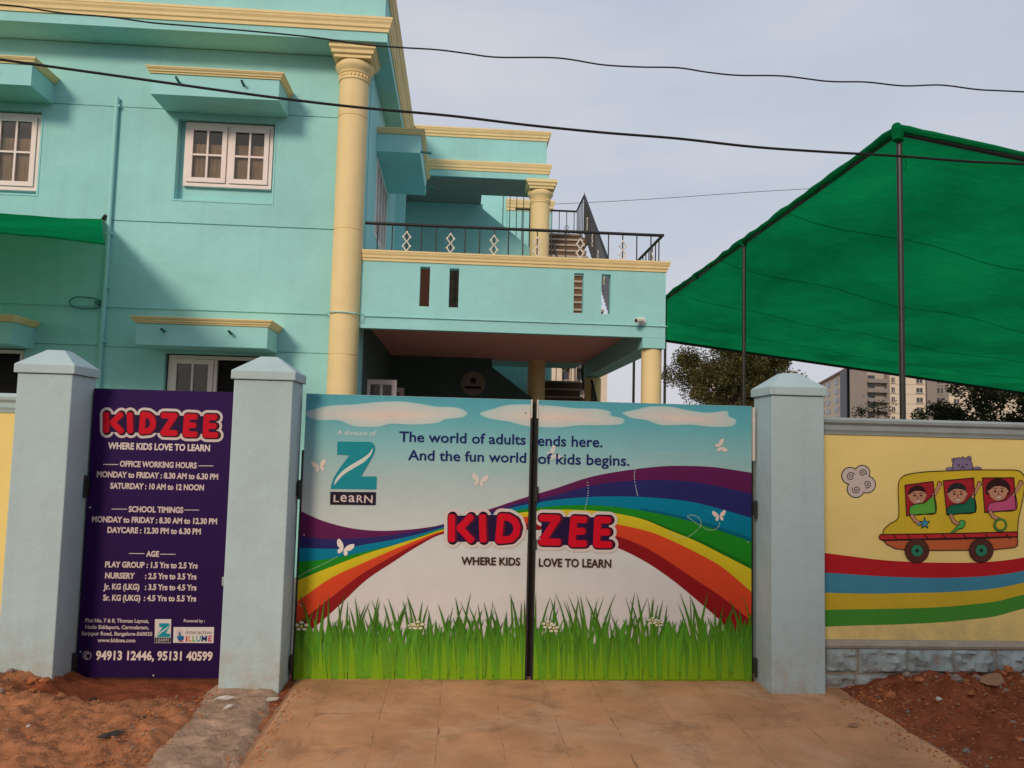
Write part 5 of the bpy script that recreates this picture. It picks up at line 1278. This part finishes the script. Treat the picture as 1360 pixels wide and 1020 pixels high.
for (px, py, y, s, lab) in ((1143, 541, 12, .11, 'lower of the two sapling tips just above the yellow wall'), (1165, 537, 12, .2, 'bushier sapling tip above the wall, nearer the tall pole')):
    p = at(px, py, y); t = thing('sapling', lab, 'plant', (p.x, p.y, 0)); r = random.Random(px)
    MB().tube([(p.x, p.y, -.1), (p.x+.02, p.y, p.z)], .012, 6).build('stem', 'bark', t)
    V = []; F = []
    for k in range(int(260*s/.2)):
        q = Vector((p.x+r.gauss(0, s*.75), p.y+r.gauss(0, s), p.z-.12+r.gauss(0, s*.6))); a = Vector((r.gauss(0, 1), r.gauss(0, 1), r.gauss(0, 1))).normalized()*.035; b_ = a.orthogonal()*.4; i = len(V)
        V += [tuple(q-a), tuple(q+b_), tuple(q+a), tuple(q-b_)]; F.append([i, i+1, i+2, i+3])
    me = bpy.data.meshes.new('foliage'); me.from_pydata(V, [], F); me.materials.append(MAT['leaf_near']); me.update(); place('foliage', me, t)

# apartment block far behind the right wall
YA = 235.0
def X(px, y=YA): return at(px, 540, y).x
def Z(px, py, y=YA): return at(px, py, y).z
ab = thing('apartment_building', 'large cream and grey apartment block behind the wall under the canopy', 'building', (X(1180), YA, 0))
zt = Z(1150, 489)
def win(x0, x1, z0, z1, y, par=ab):
    mb = MB(); f = .18
    mb.box(x0, x1, y-.10, y+.02, z0, z1, 1); mb.box(x0-.2, x1+.2, y-.35, y+.01, z0-.3, z0-.02, 0); mb.box((x0+x1)/2-.1, (x0+x1)/2+.1, y-.16, y-.11, z0, z1, 0)
    mb.build('window', ['apt_trim', 'far_glass'], par)
# left wing running away, seen obliquely
w = MB(); xa, xb = X(1128), X(1128)
P0 = at(1128, 540, YA); P1 = at(1060, 540, YA+95)
zl = zt
w.add([(P0.x,P0.y,0),(P1.x,P1.y,0),(P1.x,P1.y,zl-3),(P0.x,P0.y,zl-.5),(P0.x+14,P0.y+14,0),(P1.x+14,P1.y+14,0),(P1.x+14,P1.y+14,zl-3),(P0.x+14,P0.y+14,zl-.5)], [(0,1,2,3),(3,2,6,7),(5,4,7,6),(4,0,3,7),(1,5,6,2)])
w.build('wing', 'apt_cream', ab)
rfm = MB(); rfm.add([(P0.x-.6,P0.y-.4,zl-.49),(P1.x-.6,P1.y-.4,zl-2.99),(P1.x-.6,P1.y-.4,zl-2.1),(P0.x-.6,P0.y-.4,zl+.3),(P0.x+2,P0.y,zl-.49),(P1.x+2,P1.y,zl-2.99),(P1.x+2,P1.y,zl-2.1),(P0.x+2,P0.y,zl+.3)], [(0,1,2,3),(3,2,6,7),(4,5,1,0),(4,0,3,7),(1,5,6,2)]); rfm.build('roof_edge', 'apt_roof', ab)
dirn = (P1-P0); 
for row in range(8):
    for k, q in enumerate((.05, .16, .30, .40, .56, .66, .82)):
        zc = zl-3.2-row*3.1
        if zc < 4: continue
        a = P0+dirn*q; b = P0+dirn*(q+.055); nrm_ = Vector((dirn.y, -dirn.x, 0)).normalized(); nrm_ = nrm_ if nrm_.x < 0 else -nrm_
        mb = MB(); o1 = nrm_*.12
        mb.add([(a.x+o1.x, a.y+o1.y, zc-.8), (b.x+o1.x, b.y+o1.y, zc-.8), (b.x+o1.x, b.y+o1.y, zc+.8), (a.x+o1.x, a.y+o1.y, zc+.8), (a.x,a.y,zc-.8), (b.x,b.y,zc-.8), (b.x,b.y,zc+.8), (a.x,a.y,zc+.8)], [(0,1,2,3),(0,4,5,1),(3,2,6,7),(0,3,7,4),(1,5,6,2)])
        mb.build('window', 'far_glass', ab)
def block(px0, px1, mat, dy=0.0, top=zt, name='wall'):
    return MB().box(X(px0), X(px1), YA+dy, YA+(2.6 if px0 < 1150 else 18), -.5, top).build(name, mat, ab)
block(1128.2, 1152, 'apt_grey'); block(1152.1, 1178, 'apt_trim', 1.6); block(1178.1, 1181, 'apt_grey', -.2); block(1181.1, 1228, 'apt_cream', -.6); block(1228.1, 1231, 'far_glass', .3); block(1231.1, 1260, 'apt_grey', -.1, zt-1); block(1260.1, 1300, 'apt_cream', .4, zt-1.5); block(1300.1, 1460, 'apt_cream', 2.0, zt-6)
MB().box(X(1124), X(1128), YA-.2, YA+4, 0, zt-1).build('glass_strip', 'far_glass', ab)
bal = MB()
for row in range(9):
    z = zt-3.4-row*3.1
    b_ = MB(); b_.box(X(1152.3), X(1177.8), YA-.6, YA+1.5, z-1.2, z-.95, 0); b_.box(X(1152.3), X(1177.8), YA-.6, YA-.4, z-.94, z+.1, 1)
    b_.box(X(1152.3)+1, X(1165), YA+1.3, YA+1.58, z-.9, z+1.3, 2)
    b_.build('balcony', ['apt_grey', 'apt_grey', 'far_glass'], ab)
    win(X(1183), X(1187), z-.9, z+.6, YA-.6); win(X(1216), X(1224), z-.8, z+.6, YA-.6); win(X(1245), X(1252), z-.9, z+.8, YA-.1)
    win(X(1268), X(1275), z-.9, z+.6, YA+.4)
    if row % 1 == 0:
        l = MB(); l.box(X(1181.2), X(1227.8), YA-.68, YA-.59, z-1.5, z-1.35); l.build('floor_band', 'apt_trim', ab)
tk = MB(); tk.box(X(1072), X(1076), YA+90, YA+95, 0, Z(1074, 487, YA+90)); tk.build('vent_stack', 'apt_cream', ab)
far = MB(); far.box(X(1048, 420), X(1060, 420), 420, 440, 0, Z(1054, 493, 420)); o = far.build('distant_tower', 'apt_trim'); tag(o, 'pale distant building top between the olive tree and the cream block', 'building')
# tower seen under the balcony
YT = 150.0
tb = thing('apartment_tower', 'cream and brown striped tower seen under the balcony by the stairs', 'building', (X(760, YT), YT, 0))
ztt = Z(760, 470, YT)
segs = [(716,745.5,'apt_cream'), (745.6,756,'apt_roof'), (756.1,765,'apt_cream'), (765.1,776,'apt_roof'), (776.1,806,'apt_cream')]
for a, b, mt in segs: MB().box(X(a, YT), X(b, YT), YT+(1.2 if mt == 'apt_roof' else 0), YT+14, 0, ztt).build('wall', mt, tb)
for row in range(8):
    for (a, b) in ((746, 755.5), (765.5, 775.5)):
        z = ztt-2-row*3.0; q = MB(); q.box(X(a, YT), X(b, YT), YT-.3, YT+1.1, z-.9, z-.2, 0); q.box(X(a+1, YT), X(b-1, YT), YT+1.0, YT+1.18, z, z+1.4, 1); q.build('balcony', ['apt_grey', 'far_glass'], tb)

# unseen house added across the street to shade the right part of the wall
oh = thing('added_shade_house', 'unseen two storey house added behind the camera to shade the wall', 'building', (4, -17, 0))
hw = [(x, x+1.2, z, z+1.2) for x in (-2.6, .6, 3.8, 7.0, 10.2) for z in (1.1, 4.3)]
MB().holes(-4.4, 14, -.1, 7.6, -13.0, -13.25, hw).build('wall', 'added_house_wall', oh)
MB().box(-4.4, 14, -20, -13.26, -.1, 7.55).build('rooms', 'added_house_wall', oh)
MB().box(-4.7, 14.3, -20.3, -12.7, 7.61, 7.8).build('roof_slab', 'apt_trim', oh)
for (a, b, c_, d) in hw: MB().box(a+.01, b-.01, -13.2, -13.15, c_+.01, d-.01).build('window', 'pane_glass', oh)
